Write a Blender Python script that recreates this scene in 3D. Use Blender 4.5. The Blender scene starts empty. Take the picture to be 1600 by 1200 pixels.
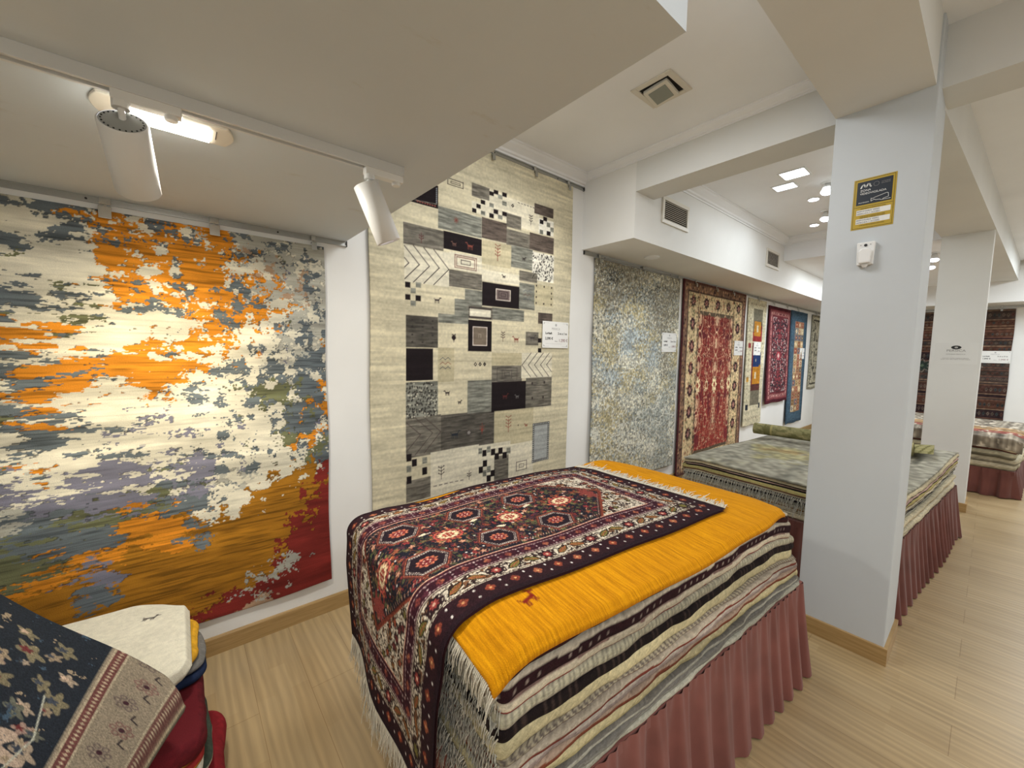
import bpy, math, random
import numpy as np
from mathutils import Vector, Matrix
PI = math.pi
SC = bpy.context.scene
COL = SC.collection
random.seed(4)

# ------------------------------------------------------------------ basic helpers
def lin(c):
    c = np.asarray(c, float)
    return np.where(c <= 0.04045, c / 12.92, ((c + 0.055) / 1.055) ** 2.4)
def hx(s):
    s = s.lstrip('#')
    return np.array([int(s[i:i + 2], 16) / 255 for i in (0, 2, 4)])
def hl(s):
    return tuple(float(v) for v in lin(hx(s))) + (1.0,)
def tag(o, label=None, cat=None, group=None, kind=None):
    if label: o['label'] = label
    if cat: o['category'] = cat
    if group: o['group'] = group
    if kind: o['kind'] = kind
    return o
def empty(name, loc=(0, 0, 0), rz=0.0):
    o = bpy.data.objects.new(name, None)
    o.empty_display_size = 0.1
    o.location = loc
    o.rotation_euler = (0, 0, rz)
    COL.objects.link(o)
    return o
def link(name, me, mat=None, parent=None):
    o = bpy.data.objects.new(name, me)
    if mat is not None: me.materials.append(mat)
    COL.objects.link(o)
    if parent is not None: o.parent = parent
    return o

class MB:
    """collects polygons for one mesh"""
    def __init__(s): s.v = []; s.f = []
    def add(s, vs, fs):
        n = len(s.v); s.v += [tuple(p) for p in vs]; s.f += [tuple(i + n for i in f) for f in fs]
    def box(s, x0, x1, y0, y1, z0, z1, M=None):
        vs = [Vector((x, y, z)) for z in (z0, z1) for y in (y0, y1) for x in (x0, x1)]
        if M is not None: vs = [M @ v for v in vs]
        s.add(vs, [(0, 2, 3, 1), (4, 5, 7, 6), (0, 1, 5, 4), (2, 6, 7, 3), (0, 4, 6, 2), (1, 3, 7, 5)])
    def prism(s, poly, a, b, axis='x', M=None):
        """poly in the two other axes, extruded a..b along axis"""
        n = len(poly); vs = []
        for t in (a, b):
            for p, q in poly:
                v = {'x': (t, p, q), 'y': (p, t, q), 'z': (p, q, t)}[axis]
                v = Vector(v); vs.append(M @ v if M is not None else v)
        fs = [tuple(range(n))[::-1], tuple(range(n, 2 * n))]
        fs += [(i, (i + 1) % n, n + (i + 1) % n, n + i) for i in range(n)]
        s.add(vs, fs)
    def cyl(s, p0, p1, r0, r1=None, n=24, caps=True, rings=None):
        p0 = Vector(p0); p1 = Vector(p1); r1 = r0 if r1 is None else r1
        ax = (p1 - p0).normalized(); u = ax.orthogonal().normalized(); w = ax.cross(u)
        prof = rings or [(0, r0), (1, r1)]
        vs = []
        for t, r in prof:
            c = p0.lerp(p1, t)
            vs += [c + (u * math.cos(2 * PI * i / n) + w * math.sin(2 * PI * i / n)) * r for i in range(n)]
        fs = []
        for k in range(len(prof) - 1):
            fs += [(k * n + i, k * n + (i + 1) % n, (k + 1) * n + (i + 1) % n, (k + 1) * n + i) for i in range(n)]
        if caps:
            fs += [tuple(range(n))[::-1], tuple((len(prof) - 1) * n + i for i in range(n))]
        s.add(vs, fs)
    def build(s, name, mat=None, parent=None, bevel=0.0, smooth=False):
        me = bpy.data.meshes.new(name)
        me.from_pydata([tuple(v) for v in s.v], [], s.f)
        me.update()
        o = link(name, me, mat, parent)
        import bmesh
        bm = bmesh.new(); bm.from_mesh(me); bmesh.ops.recalc_face_normals(bm, faces=bm.faces); bm.to_mesh(me); bm.free()
        if bevel > 0:
            m = o.modifiers.new('bevel', 'BEVEL'); m.width = bevel; m.segments = 2; m.limit_method = 'ANGLE'
        if smooth:
            for p in me.polygons: p.use_smooth = True
        return o

def np_mesh(name, V, Q, C=None, mat=None, parent=None, smooth=True):
    """fast mesh from numpy: V (n,3), Q (m,4) quads, C (n,3) sRGB vertex colours"""
    V = np.ascontiguousarray(V, dtype=np.float32); Q = np.ascontiguousarray(Q, dtype=np.int32)
    me = bpy.data.meshes.new(name)
    me.vertices.add(len(V)); me.vertices.foreach_set('co', V.ravel())
    k = Q.shape[1]
    me.loops.add(Q.size); me.loops.foreach_set('vertex_index', Q.ravel())
    me.polygons.add(len(Q))
    me.polygons.foreach_set('loop_start', np.arange(0, Q.size, k, dtype=np.int32))
    me.polygons.foreach_set('loop_total', np.full(len(Q), k, dtype=np.int32))
    me.polygons.foreach_set('use_smooth', np.full(len(Q), smooth))
    me.update(calc_edges=True)
    if C is not None:
        a = me.color_attributes.new('Col', 'FLOAT_COLOR', 'POINT')
        c4 = np.ones((len(V), 4), dtype=np.float32); c4[:, :3] = lin(np.clip(C, 0, 1))
        a.data.foreach_set('color', c4.ravel())
    return link(name, me, mat, parent)

def grid_quads(H, W, off=0, flip=False):
    i = np.arange(H - 1)[:, None] * W + np.arange(W - 1)[None, :] + off
    q = np.stack([i, i + 1, i + W + 1, i + W], -1).reshape(-1, 4)
    return q[:, ::-1] if flip else q

def grid_panel(name, P, C, mat, parent=None, back=None, flip=False):
    """P (H,W,3) positions, C (H,W,3) colours; back = vector that the rim is pushed to (thickness)"""
    if back is not None:
        P2 = np.pad(P, ((1, 1), (1, 1), (0, 0)), mode='edge')
        C2 = np.pad(C, ((1, 1), (1, 1), (0, 0)), mode='edge')
        b = np.asarray(back, float)
        for sl in (np.s_[0, :], np.s_[-1, :], np.s_[:, 0], np.s_[:, -1]):
            P2[sl] = P2[sl] + b; C2[sl] = C2[sl] * 0.8
        P, C = P2, C2
    H, W = P.shape[:2]
    return np_mesh(name, P.reshape(-1, 3), grid_quads(H, W, 0, flip), C.reshape(-1, 3), mat, parent)

# ------------------------------------------------------------------ numpy noise
def _up(a, H, W):
    h, w = a.shape
    y = np.linspace(0, h - 1.0001, H); x = np.linspace(0, w - 1.0001, W)
    yi = y.astype(int); xi = x.astype(int); fy = y - yi; fx = x - xi
    fy = fy * fy * (3 - 2 * fy); fx = fx * fx * (3 - 2 * fx)
    yi1 = np.minimum(yi + 1, h - 1); xi1 = np.minimum(xi + 1, w - 1)
    A = a[yi][:, xi]; B = a[yi][:, xi1]; Cc = a[yi1][:, xi]; D = a[yi1][:, xi1]
    fx = fx[None, :]; fy = fy[:, None]
    return (A * (1 - fx) + B * fx) * (1 - fy) + (Cc * (1 - fx) + D * fx) * fy
def fbm(H, W, cy, cx, octv=4, seed=0, gain=0.5):
    """noise about -1..1, cy and cx cells over the sheet at the first octave"""
    r = np.random.RandomState(seed); o = np.zeros((H, W)); a = 1.0; t = 0
    for k in range(octv):
        h = max(2, int(cy * 2 ** k) + 1); w = max(2, int(cx * 2 ** k) + 1)
        if h > H * 1.5 and w > W * 1.5: break
        o += a * _up(r.rand(min(h, H * 2), min(w, W * 2)) * 2 - 1, H, W); t += a; a *= gain
    return o / t * 1.6
def smap(rows, H, W):
    a = np.array(rows, float)
    a = np.pad(a, 1, mode='edge')
    b = _up(a, int(H * (a.shape[0]) / (a.shape[0] - 2)) + 2, int(W * (a.shape[1]) / (a.shape[1] - 2)) + 2)
    y0 = (b.shape[0] - H) // 2; x0 = (b.shape[1] - W) // 2
    return b[y0:y0 + H, x0:x0 + W]

class Cv:
    """a sheet painted in metres, origin bottom-left, colours sRGB"""
    def __init__(s, w, h, res, base):
        s.w, s.h, s.res = w, h, res
        s.W = int(round(w / res)) + 1; s.H = int(round(h / res)) + 1
        s.a = np.empty((s.H, s.W, 3)); s.a[:] = hx(base) if isinstance(base, str) else base
        s.X = np.linspace(0, w, s.W); s.Y = np.linspace(0, h, s.H)
    def _box(s, x0, y0, x1, y1):
        i0 = max(0, int(np.floor(x0 / s.res))); i1 = min(s.W, int(np.ceil(x1 / s.res)) + 2)
        j0 = max(0, int(np.floor(y0 / s.res))); j1 = min(s.H, int(np.ceil(y1 / s.res)) + 2)
        if i1 <= i0 or j1 <= j0: return None
        return s.a[j0:j1, i0:i1], s.X[i0:i1][None, :], s.Y[j0:j1][:, None]
    def _c(s, c): return hx(c) if isinstance(c, str) else np.asarray(c)
    def _mix(s, a, m, c):
        a[:] = a * (1 - m[..., None]) + s._c(c) * m[..., None]
    def _aa(s, d): return np.clip(d / s.res + 0.5, 0, 1)
    def rect(s, x0, y0, x1, y1, c):
        if x1 < x0: x0, x1 = x1, x0
        if y1 < y0: y0, y1 = y1, y0
        b = s._box(x0, y0, x1, y1)
        if b is None: return
        a, X, Y = b
        d = np.minimum(np.minimum(X - x0, x1 - X), np.minimum(Y - y0, y1 - Y))
        s._mix(a, s._aa(d), c)
    def frame(s, x0, y0, x1, y1, w, c):
        s.rect(x0, y0, x1, y0 + w, c); s.rect(x0, y1 - w, x1, y1, c)
        s.rect(x0, y0, x0 + w, y1, c); s.rect(x1 - w, y0, x1, y1, c)
    def ell(s, cx, cy, rx, ry, c, petals=0, depth=0.0, rot=0.0, ring=None):
        R = max(rx, ry) * (1 + depth) + s.res
        b = s._box(cx - R, cy - R, cx + R, cy + R)
        if b is None: return
        a, X, Y = b
        dx = X - cx; dy = Y - cy
        u = (dx * math.cos(rot) + dy * math.sin(rot)) / rx; v = (-dx * math.sin(rot) + dy * math.cos(rot)) / ry
        r = np.hypot(u, v); k = 1.0
        if petals: k = 1 + depth * np.cos(petals * np.arctan2(v, u))
        d = (k - r) * min(rx, ry)
        if ring: d = np.minimum(d, ring - d)
        s._mix(a, s._aa(d), c)
    def dia(s, cx, cy, rx, ry, c):
        b = s._box(cx - rx, cy - ry, cx + rx, cy + ry)
        if b is None: return
        a, X, Y = b
        s._mix(a, s._aa((1 - abs(X - cx) / rx - abs(Y - cy) / ry) * min(rx, ry)), c)
    def line(s, pts, w, c):
        for (x0, y0), (x1, y1) in zip(pts[:-1], pts[1:]):
            b = s._box(min(x0, x1) - w, min(y0, y1) - w, max(x0, x1) + w, max(y0, y1) + w)
            if b is None: continue
            a, X, Y = b
            L = max((x1 - x0) ** 2 + (y1 - y0) ** 2, 1e-12)
            t = np.clip(((X - x0) * (x1 - x0) + (Y - y0) * (y1 - y0)) / L, 0, 1)
            s._mix(a, s._aa(w / 2 - np.hypot(X - x0 - t * (x1 - x0), Y - y0 - t * (y1 - y0))), c)
    def poly(s, pts, c):
        xs = [p[0] for p in pts]; ys = [p[1] for p in pts]
        b = s._box(min(xs), min(ys), max(xs), max(ys))
        if b is None: return
        a, X, Y = b
        X = X + 0 * Y; Y = Y + 0 * X; m = np.zeros(X.shape, bool)
        n = len(pts)
        for i in range(n):
            x0, y0 = pts[i]; x1, y1 = pts[(i + 1) % n]
            if y0 == y1: continue
            m ^= ((y0 > Y) != (y1 > Y)) & (X < (x1 - x0) * (Y - y0) / (y1 - y0) + x0)
        s._mix(a, m.astype(float), c)
    def fab(s, amp=0.05, streak=0.04, horiz=True, seed=1):
        """yarn irregularity"""
        n = fbm(s.H, s.W, s.H / 3, s.W / 3, 1, seed)
        st = fbm(s.H, s.W, s.H / 4, s.W / 60, 2, seed + 1) if horiz else fbm(s.H, s.W, s.H / 60, s.W / 4, 2, seed + 1)
        s.a *= (1 + amp * n + streak * st)[..., None]

# ------------------------------------------------------------------ materials
def nmat(name):
    m = bpy.data.materials.new(name); m.use_nodes = True
    nt = m.node_tree; b = nt.nodes['Principled BSDF']
    return m, nt, b
def mk(nt, t, **kw):
    n = nt.nodes.new(t)
    for k, v in kw.items():
        if k in n.inputs: n.inputs[k].default_value = v
        else: setattr(n, k, v)
    return n
def bump(nt, b, src, strength=0.2, dist=0.002):
    n = mk(nt, 'ShaderNodeBump'); n.inputs['Strength'].default_value = strength; n.inputs['Distance'].default_value = dist
    nt.links.new(src, n.inputs['Height']); nt.links.new(n.outputs[0], b.inputs['Normal'])
def plain(name, c, rough=0.5, metal=0.0, noise=0.04, nscale=30, bumps=0.0, emit=None, estr=0.0):
    m, nt, b = nmat(name)
    tc = mk(nt, 'ShaderNodeTexCoord')
    nz = mk(nt, 'ShaderNodeTexNoise'); nz.inputs['Scale'].default_value = nscale; nz.inputs['Detail'].default_value = 4
    nt.links.new(tc.outputs['Object'], nz.inputs['Vector'])
    mx = mk(nt, 'ShaderNodeMix', data_type='RGBA', blend_type='MULTIPLY')
    mx.inputs[0].default_value = 1.0
    mx.inputs[6].default_value = hl(c)
    rp = mk(nt, 'ShaderNodeMapRange'); rp.inputs['To Min'].default_value = 1 - noise; rp.inputs['To Max'].default_value = 1 + noise
    nt.links.new(nz.outputs['Fac'], rp.inputs['Value']); nt.links.new(rp.outputs[0], mx.inputs[7])
    nt.links.new(mx.outputs[2], b.inputs['Base Color'])
    b.inputs['Roughness'].default_value = rough; b.inputs['Metallic'].default_value = metal
    if bumps: bump(nt, b, nz.outputs['Fac'], bumps, 0.002)
    if emit:
        b.inputs['Emission Color'].default_value = hl(emit); b.inputs['Emission Strength'].default_value = estr
    return m
def rug_mat(name, scale=1.0, bs=0.6, rough=0.92, aniso=None):
    m, nt, b = nmat(name)
    at = mk(nt, 'ShaderNodeAttribute'); at.attribute_name = 'Col'
    tc = mk(nt, 'ShaderNodeTexCoord')
    mp = mk(nt, 'ShaderNodeMapping')
    if aniso: mp.inputs['Scale'].default_value = aniso
    nt.links.new(tc.outputs['Object'], mp.inputs['Vector'])
    nz = mk(nt, 'ShaderNodeTexNoise'); nz.inputs['Scale'].default_value = 380 * scale; nz.inputs['Detail'].default_value = 3
    n2 = mk(nt, 'ShaderNodeTexNoise'); n2.inputs['Scale'].default_value = 9; n2.inputs['Detail'].default_value = 4
    nt.links.new(mp.outputs[0], nz.inputs['Vector']); nt.links.new(tc.outputs['Object'], n2.inputs['Vector'])
    r1 = mk(nt, 'ShaderNodeMapRange'); r1.inputs['To Min'].default_value = 0.78; r1.inputs['To Max'].default_value = 1.22
    r2 = mk(nt, 'ShaderNodeMapRange'); r2.inputs['To Min'].default_value = 0.88; r2.inputs['To Max'].default_value = 1.12
    nt.links.new(nz.outputs['Fac'], r1.inputs['Value']); nt.links.new(n2.outputs['Fac'], r2.inputs['Value'])
    ml = mk(nt, 'ShaderNodeMath', operation='MULTIPLY'); nt.links.new(r1.outputs[0], ml.inputs[0]); nt.links.new(r2.outputs[0], ml.inputs[1])
    mx = mk(nt, 'ShaderNodeVectorMath', operation='SCALE')
    nt.links.new(at.outputs['Color'], mx.inputs[0]); nt.links.new(ml.outputs[0], mx.inputs['Scale'])
    nt.links.new(mx.outputs[0], b.inputs['Base Color'])
    b.inputs['Roughness'].default_value = rough; b.inputs['Specular IOR Level'].default_value = 0.15
    bump(nt, b, nz.outputs['Fac'], bs, 0.003)
    return m
def paint_mat(name, c, stain=None):
    m, nt, b = nmat(name)
    tc = mk(nt, 'ShaderNodeTexCoord')
    n1 = mk(nt, 'ShaderNodeTexNoise'); n1.inputs['Scale'].default_value = 1.3; n1.inputs['Detail'].default_value = 5
    n2 = mk(nt, 'ShaderNodeTexNoise'); n2.inputs['Scale'].default_value = 160; n2.inputs['Detail'].default_value = 2
    for n in (n1, n2): nt.links.new(tc.outputs['Object'], n.inputs['Vector'])
    cr = mk(nt, 'ShaderNodeValToRGB')
    cc = lin(hx(c)); e = cr.color_ramp.elements
    e[0].position = 0.3; e[0].color = (*(cc * 0.94), 1); e[1].position = 0.7; e[1].color = (*np.minimum(cc * 1.04, 1), 1)
    nt.links.new(n1.outputs['Fac'], cr.inputs['Fac'])
    out = cr.outputs[0]
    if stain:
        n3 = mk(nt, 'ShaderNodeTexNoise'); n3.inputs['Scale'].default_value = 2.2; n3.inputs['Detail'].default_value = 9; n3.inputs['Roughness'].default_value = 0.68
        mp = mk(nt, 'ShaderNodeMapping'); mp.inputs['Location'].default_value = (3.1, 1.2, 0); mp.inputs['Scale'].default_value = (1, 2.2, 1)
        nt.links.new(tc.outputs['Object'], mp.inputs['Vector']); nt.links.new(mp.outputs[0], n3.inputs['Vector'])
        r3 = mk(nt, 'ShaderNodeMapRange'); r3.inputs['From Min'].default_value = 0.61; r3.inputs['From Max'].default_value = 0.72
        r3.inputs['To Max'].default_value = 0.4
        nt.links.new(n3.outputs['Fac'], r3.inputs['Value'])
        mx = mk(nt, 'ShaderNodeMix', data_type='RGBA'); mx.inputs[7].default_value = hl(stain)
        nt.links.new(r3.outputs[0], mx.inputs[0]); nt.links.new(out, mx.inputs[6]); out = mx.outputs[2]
    nt.links.new(out, b.inputs['Base Color']); b.inputs['Roughness'].default_value = 0.75
    bump(nt, b, n2.outputs['Fac'], 0.12, 0.001)
    return m
def floor_mat():
    m, nt, b = nmat('oak_laminate')
    tc = mk(nt, 'ShaderNodeTexCoord')
    mp = mk(nt, 'ShaderNodeMapping'); mp.inputs['Rotation'].default_value = (0, 0, PI / 2)
    nt.links.new(tc.outputs['Object'], mp.inputs['Vector'])
    def brick(w, h, mort, off):
        k = mk(nt, 'ShaderNodeTexBrick'); k.offset = off; k.offset_frequency = 2
        k.inputs['Scale'].default_value = 1; k.inputs['Brick Width'].default_value = w; k.inputs['Row Height'].default_value = h
        k.inputs['Mortar Size'].default_value = mort; k.inputs['Mortar Smooth'].default_value = 0.2; k.inputs['Bias'].default_value = 0
        nt.links.new(mp.outputs[0], k.inputs['Vector']); return k
    k1 = brick(0.47, 0.066, 0.0, 0.37)
    k1.inputs['Color1'].default_value = hl('#b49d76'); k1.inputs['Color2'].default_value = hl('#a9916a'); k1.inputs['Mortar'].default_value = hl('#a9916a')
    k2 = brick(1.3, 0.198, 0.0012, 0.4)
    k2.inputs['Color1'].default_value = (1, 1, 1, 1); k2.inputs['Color2'].default_value = (0.94, 0.935, 0.93, 1); k2.inputs['Mortar'].default_value = (0.62, 0.56, 0.48, 1)
    g = mk(nt, 'ShaderNodeMapping'); g.inputs['Scale'].default_value = (38, 1.6, 1)
    nt.links.new(tc.outputs['Object'], g.inputs['Vector'])
    n1 = mk(nt, 'ShaderNodeTexNoise'); n1.inputs['Scale'].default_value = 1.0; n1.inputs['Detail'].default_value = 7; n1.inputs['Distortion'].default_value = 0.8
    nt.links.new(g.outputs[0], n1.inputs['Vector'])
    wv = mk(nt, 'ShaderNodeTexWave', bands_direction='X'); wv.inputs['Scale'].default_value = 9; wv.inputs['Distortion'].default_value = 9
    wv.inputs['Detail'].default_value = 3; wv.inputs['Detail Scale'].default_value = 0.7
    g2 = mk(nt, 'ShaderNodeMapping'); g2.inputs['Scale'].default_value = (1, 0.16, 1)
    nt.links.new(tc.outputs['Object'], g2.inputs['Vector']); nt.links.new(g2.outputs[0], wv.inputs['Vector'])
    r1 = mk(nt, 'ShaderNodeMapRange'); r1.inputs['From Min'].default_value = .3; r1.inputs['From Max'].default_value = .7; r1.inputs['To Min'].default_value = 0.86; r1.inputs['To Max'].default_value = 1.1
    nt.links.new(n1.outputs['Fac'], r1.inputs['Value'])
    r2 = mk(nt, 'ShaderNodeMapRange'); r2.inputs['To Min'].default_value = 0.9; r2.inputs['To Max'].default_value = 1.05
    nt.links.new(wv.outputs['Fac'], r2.inputs['Value'])
    ml = mk(nt, 'ShaderNodeMath', operation='MULTIPLY'); nt.links.new(r1.outputs[0], ml.inputs[0]); nt.links.new(r2.outputs[0], ml.inputs[1])
    m1 = mk(nt, 'ShaderNodeVectorMath', operation='MULTIPLY'); nt.links.new(k1.outputs['Color'], m1.inputs[0]); nt.links.new(k2.outputs['Color'], m1.inputs[1])
    m2 = mk(nt, 'ShaderNodeVectorMath', operation='SCALE'); nt.links.new(m1.outputs[0], m2.inputs[0]); nt.links.new(ml.outputs[0], m2.inputs['Scale'])
    nt.links.new(m2.outputs[0], b.inputs['Base Color'])
    r3 = mk(nt, 'ShaderNodeMapRange'); r3.inputs['To Min'].default_value = 0.26; r3.inputs['To Max'].default_value = 0.42
    nt.links.new(n1.outputs['Fac'], r3.inputs['Value']); nt.links.new(r3.outputs[0], b.inputs['Roughness'])
    bump(nt, b, n1.outputs['Fac'], 0.08, 0.001)
    return m
def oak_mat():
    m, nt, b = nmat('oak_trim')
    tc = mk(nt, 'ShaderNodeTexCoord'); g = mk(nt, 'ShaderNodeMapping'); g.inputs['Scale'].default_value = (3, 3, 60)
    nt.links.new(tc.outputs['Object'], g.inputs['Vector'])
    n1 = mk(nt, 'ShaderNodeTexNoise'); n1.inputs['Scale'].default_value = 2; n1.inputs['Detail'].default_value = 6
    nt.links.new(g.outputs[0], n1.inputs['Vector'])
    cr = mk(nt, 'ShaderNodeValToRGB'); e = cr.color_ramp.elements
    e[0].position = .3; e[0].color = hl('#97794a'); e[1].position = .7; e[1].color = hl('#b39362')
    nt.links.new(n1.outputs['Fac'], cr.inputs['Fac']); nt.links.new(cr.outputs[0], b.inputs['Base Color'])
    b.inputs['Roughness'].default_value = 0.42
    return m
def cloth_mat(name, c):
    m, nt, b = nmat(name)
    tc = mk(nt, 'ShaderNodeTexCoord')
    nz = mk(nt, 'ShaderNodeTexNoise'); nz.inputs['Scale'].default_value = 420; nz.inputs['Detail'].default_value = 2
    n2 = mk(nt, 'ShaderNodeTexNoise'); n2.inputs['Scale'].default_value = 6; n2.inputs['Detail'].default_value = 4
    for n in (nz, n2): nt.links.new(tc.outputs['Object'], n.inputs['Vector'])
    cr = mk(nt, 'ShaderNodeValToRGB'); cc = lin(hx(c)); e = cr.color_ramp.elements
    e[0].position = .3; e[0].color = (*(cc * .8), 1); e[1].position = .7; e[1].color = (*(cc * 1.15), 1)
    nt.links.new(n2.outputs['Fac'], cr.inputs['Fac']); nt.links.new(cr.outputs[0], b.inputs['Base Color'])
    b.inputs['Roughness'].default_value = 0.85; b.inputs['Sheen Weight'].default_value = 0.15; b.inputs['Specular IOR Level'].default_value = 0.2
    bump(nt, b, nz.outputs['Fac'], 0.25, 0.001)
    return m
M = {}
M['wall'] = paint_mat('white_wall_paint', '#e9e8e4')
M['ceil'] = paint_mat('ceiling_paint_lifted', '#f4f5f6'); M['beam'] = paint_mat('ceiling_paint_dimmed', '#dcdcd8')  # shared white: ceiling copy lightened, beam copy darkened to stand in for light
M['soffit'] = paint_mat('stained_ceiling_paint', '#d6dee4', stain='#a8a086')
M['pillar'] = paint_mat('pillar_paint_shaded', '#c4c9cc'); M['pillar2'] = paint_mat('pillar_paint_lit', '#e4e5e2')  # one paint in two tones: light on each pillar is put into its colour
M['floor'] = floor_mat(); M['oak'] = oak_mat()
M['rug'] = rug_mat('wool_pile'); M['flat'] = rug_mat('flatweave_wool', 1.4, 0.4)
M['coarse'] = rug_mat('stack_wool', 0.7, 0.8)
M['skirt'] = cloth_mat('dusty_red_skirt_cloth', '#7f4e46')
M['skirt2'] = cloth_mat('dark_red_skirt_cloth', '#6c423b')
M['fringe'] = plain('cream_cotton_yarn', '#d8d0bd', 0.9, noise=.12, nscale=200)
M['fringe_grey'] = plain('greyish_cotton_yarn', '#b4b1a4', 0.9, noise=.2, nscale=120)
M['plastic'] = plain('white_plastic', '#e8e8e6', 0.38, noise=.01)
M['track'] = plain('grey_white_lacquer', '#d6d8d8', 0.35, noise=.01)
M['disc'] = plain('grey_lamp_back', '#a9aba8', 0.5, noise=.05)
M['alu'] = plain('brushed_aluminium', '#b2b3b0', 0.32, 1.0, noise=.06, nscale=80)
M['steel'] = plain('bright_steel', '#cfcfcc', 0.18, 1.0, noise=.05, nscale=60)
M['darkm'] = plain('dark_metal', '#2b2b2a', 0.5, .3)
M['black'] = plain('black_print', '#1a1b1d', 0.6)
M['void'] = plain('duct_dark', '#15130f', 0.9)
M['louver'] = plain('vent_lacquer', '#dcd6c8', 0.4)
M['glow'] = plain('lamp_glow', '#ffffff', .5, emit='#fff6e2', estr=22)
M['glowc'] = plain('panel_glow', '#ffffff', .5, emit='#f6faff', estr=9)
M['glowc2'] = plain('panel_glow_cool', '#ffffff', .5, emit='#e6f1ff', estr=2.2)
M['glowsp'] = plain('spot_glow', '#ffffff', .5, emit='#f2f1ff', estr=14)
M['glass'] = plain('frosted_glass', '#8f9288', 0.25)
M['card'] = plain('card_paper', '#e9e8e4', 0.6, noise=.01)
M['grey'] = plain('grey_print', '#8e8d8c', 0.6); M['lgrey'] = plain('pale_print', '#b5b3b2', .6)
M['redp'] = plain('dark_red_print', '#7c3a44', .6)
M['yel'] = plain('yellow_sign', '#b79a2c', .45, noise=.02); M['navy'] = plain('dark_blue_sign', '#1d2530', .4)
M['white'] = plain('white_print', '#e6e6e2', .6)
# ------------------------------------------------------------------ camera
cam = bpy.data.objects.new('camera', bpy.data.cameras.new('camera')); COL.objects.link(cam)
def cam_axes(yaw, pit, rol):
    f = Vector((math.sin(yaw) * math.cos(pit), math.cos(yaw) * math.cos(pit), math.sin(pit)))
    r0 = Vector((math.cos(yaw), -math.sin(yaw), 0)); u0 = r0.cross(f)
    return r0 * math.cos(rol) + u0 * math.sin(rol), u0 * math.cos(rol) - r0 * math.sin(rol), f
r_, u_, f_ = cam_axes(0.6951457, -0.0827407, 0.0167576)
cam.matrix_world = Matrix(((r_.x, u_.x, -f_.x, 0), (r_.y, u_.y, -f_.y, 0), (r_.z, u_.z, -f_.z, 1.5), (0, 0, 0, 1)))
cam.data.sensor_width = 36; cam.data.lens = 36 * 625.6 / 1600; cam.data.clip_start = 0.02
SC.camera = cam

# ------------------------------------------------------------------ the room
WY = 2.33; CZ = 2.98; X0, X1, Y0 = -2.4, 10.4, -3.0
def struct(name, boxes, mat, bevel=0.0):
    mb = MB()
    for b in boxes: mb.box(*b)
    o = mb.build(name, mat, None, bevel); o['kind'] = 'structure'; return o
struct('floor', [(X0, X1, Y0, WY, -0.05, 0)], M['floor'])
struct('ceiling', [(X0, X1, Y0, WY, CZ, CZ + .08)], M['ceil'])
struct('wall_back', [(X0, X1 + .1, WY, WY + .1, 0, CZ)], M['wall'])
struct('wall_end', [(X1, X1 + .1, Y0, WY, 0, CZ)], M['wall'])
struct('wall_front', [(X0, X1 + .1, Y0 - .1, Y0, 0, CZ)], M['wall'])
struct('wall_left', [(X0 - .1, X0, Y0 - .1, WY + .1, 0, CZ)], M['wall'])
struct('ceiling_low', [(X0, 0.73, 0.40, WY, 2.08, CZ)], M['soffit'])
struct('ceiling_duct', [(2.70, 9.8, 1.82, WY, 2.372, CZ)], M['wall'])
struct('ceiling_end', [(9.8, X1, Y0, WY, 2.372, CZ)], M['wall'])
struct('ceiling_slab', [(6.02, 9.8, 0.40, 1.82, 2.703, CZ)], M['ceil'])
struct('beam', [(2.70, 2.95, Y0, 1.82, 2.712, CZ)], M['beam'])
mb = MB()
def by(x): return -0.055 * (x - 2.6)
def seg(a, b, ya, yb):
    vs = [(a, .25 + ya, 2.69), (a, .60 + ya, 2.69), (a, .60 + ya, CZ), (a, .25 + ya, CZ),
          (b, .25 + yb, 2.69), (b, .60 + yb, 2.69), (b, .60 + yb, CZ), (b, .25 + yb, CZ)]
    mb.add(vs, [(0, 1, 2, 3), (4, 7, 6, 5), (0, 4, 5, 1), (1, 5, 6, 2), (2, 6, 7, 3), (3, 7, 4, 0)])
seg(X0, 2.70, 0, 0); seg(2.70, 9.8, 0, by(9.8))
o = mb.build('beam', M['beam']); o['kind'] = 'structure'
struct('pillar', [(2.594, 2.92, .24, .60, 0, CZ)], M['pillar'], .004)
struct('pillar', [(5.85, 6.15, .08, .42, 0, CZ)], M['pillar2'], .004)
# baseboards
bp = [(0, 0), (0.014, 0), (0.014, .082), (.010, .089), (0, .089)]
mb = MB(); mb.prism([(WY - a, b) for a, b in bp], X0, X1, 'x'); o = mb.build('baseboard_back', M['oak']); o['kind'] = 'structure'
mb = MB(); mb.prism([(X1 - a, b) for a, b in bp], Y0, WY - .014, 'y'); o = mb.build('baseboard_end', M['oak']); o['kind'] = 'structure'
for k, (xa, xb, ya, yb) in enumerate(((2.594, 2.92, .24, .60), (5.85, 6.15, .08, .42))):
    mb = MB()
    mb.box(xa - .014, xa, ya - .014, yb + .014, 0, .086); mb.box(xb, xb + .014, ya - .014, yb + .014, 0, .086)
    mb.box(xa, xb, ya - .014, ya, 0, .086); mb.box(xa, xb, yb, yb + .014, 0, .086)
    o = mb.build('baseboard_pillar', M['oak']); o['kind'] = 'structure'
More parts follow.
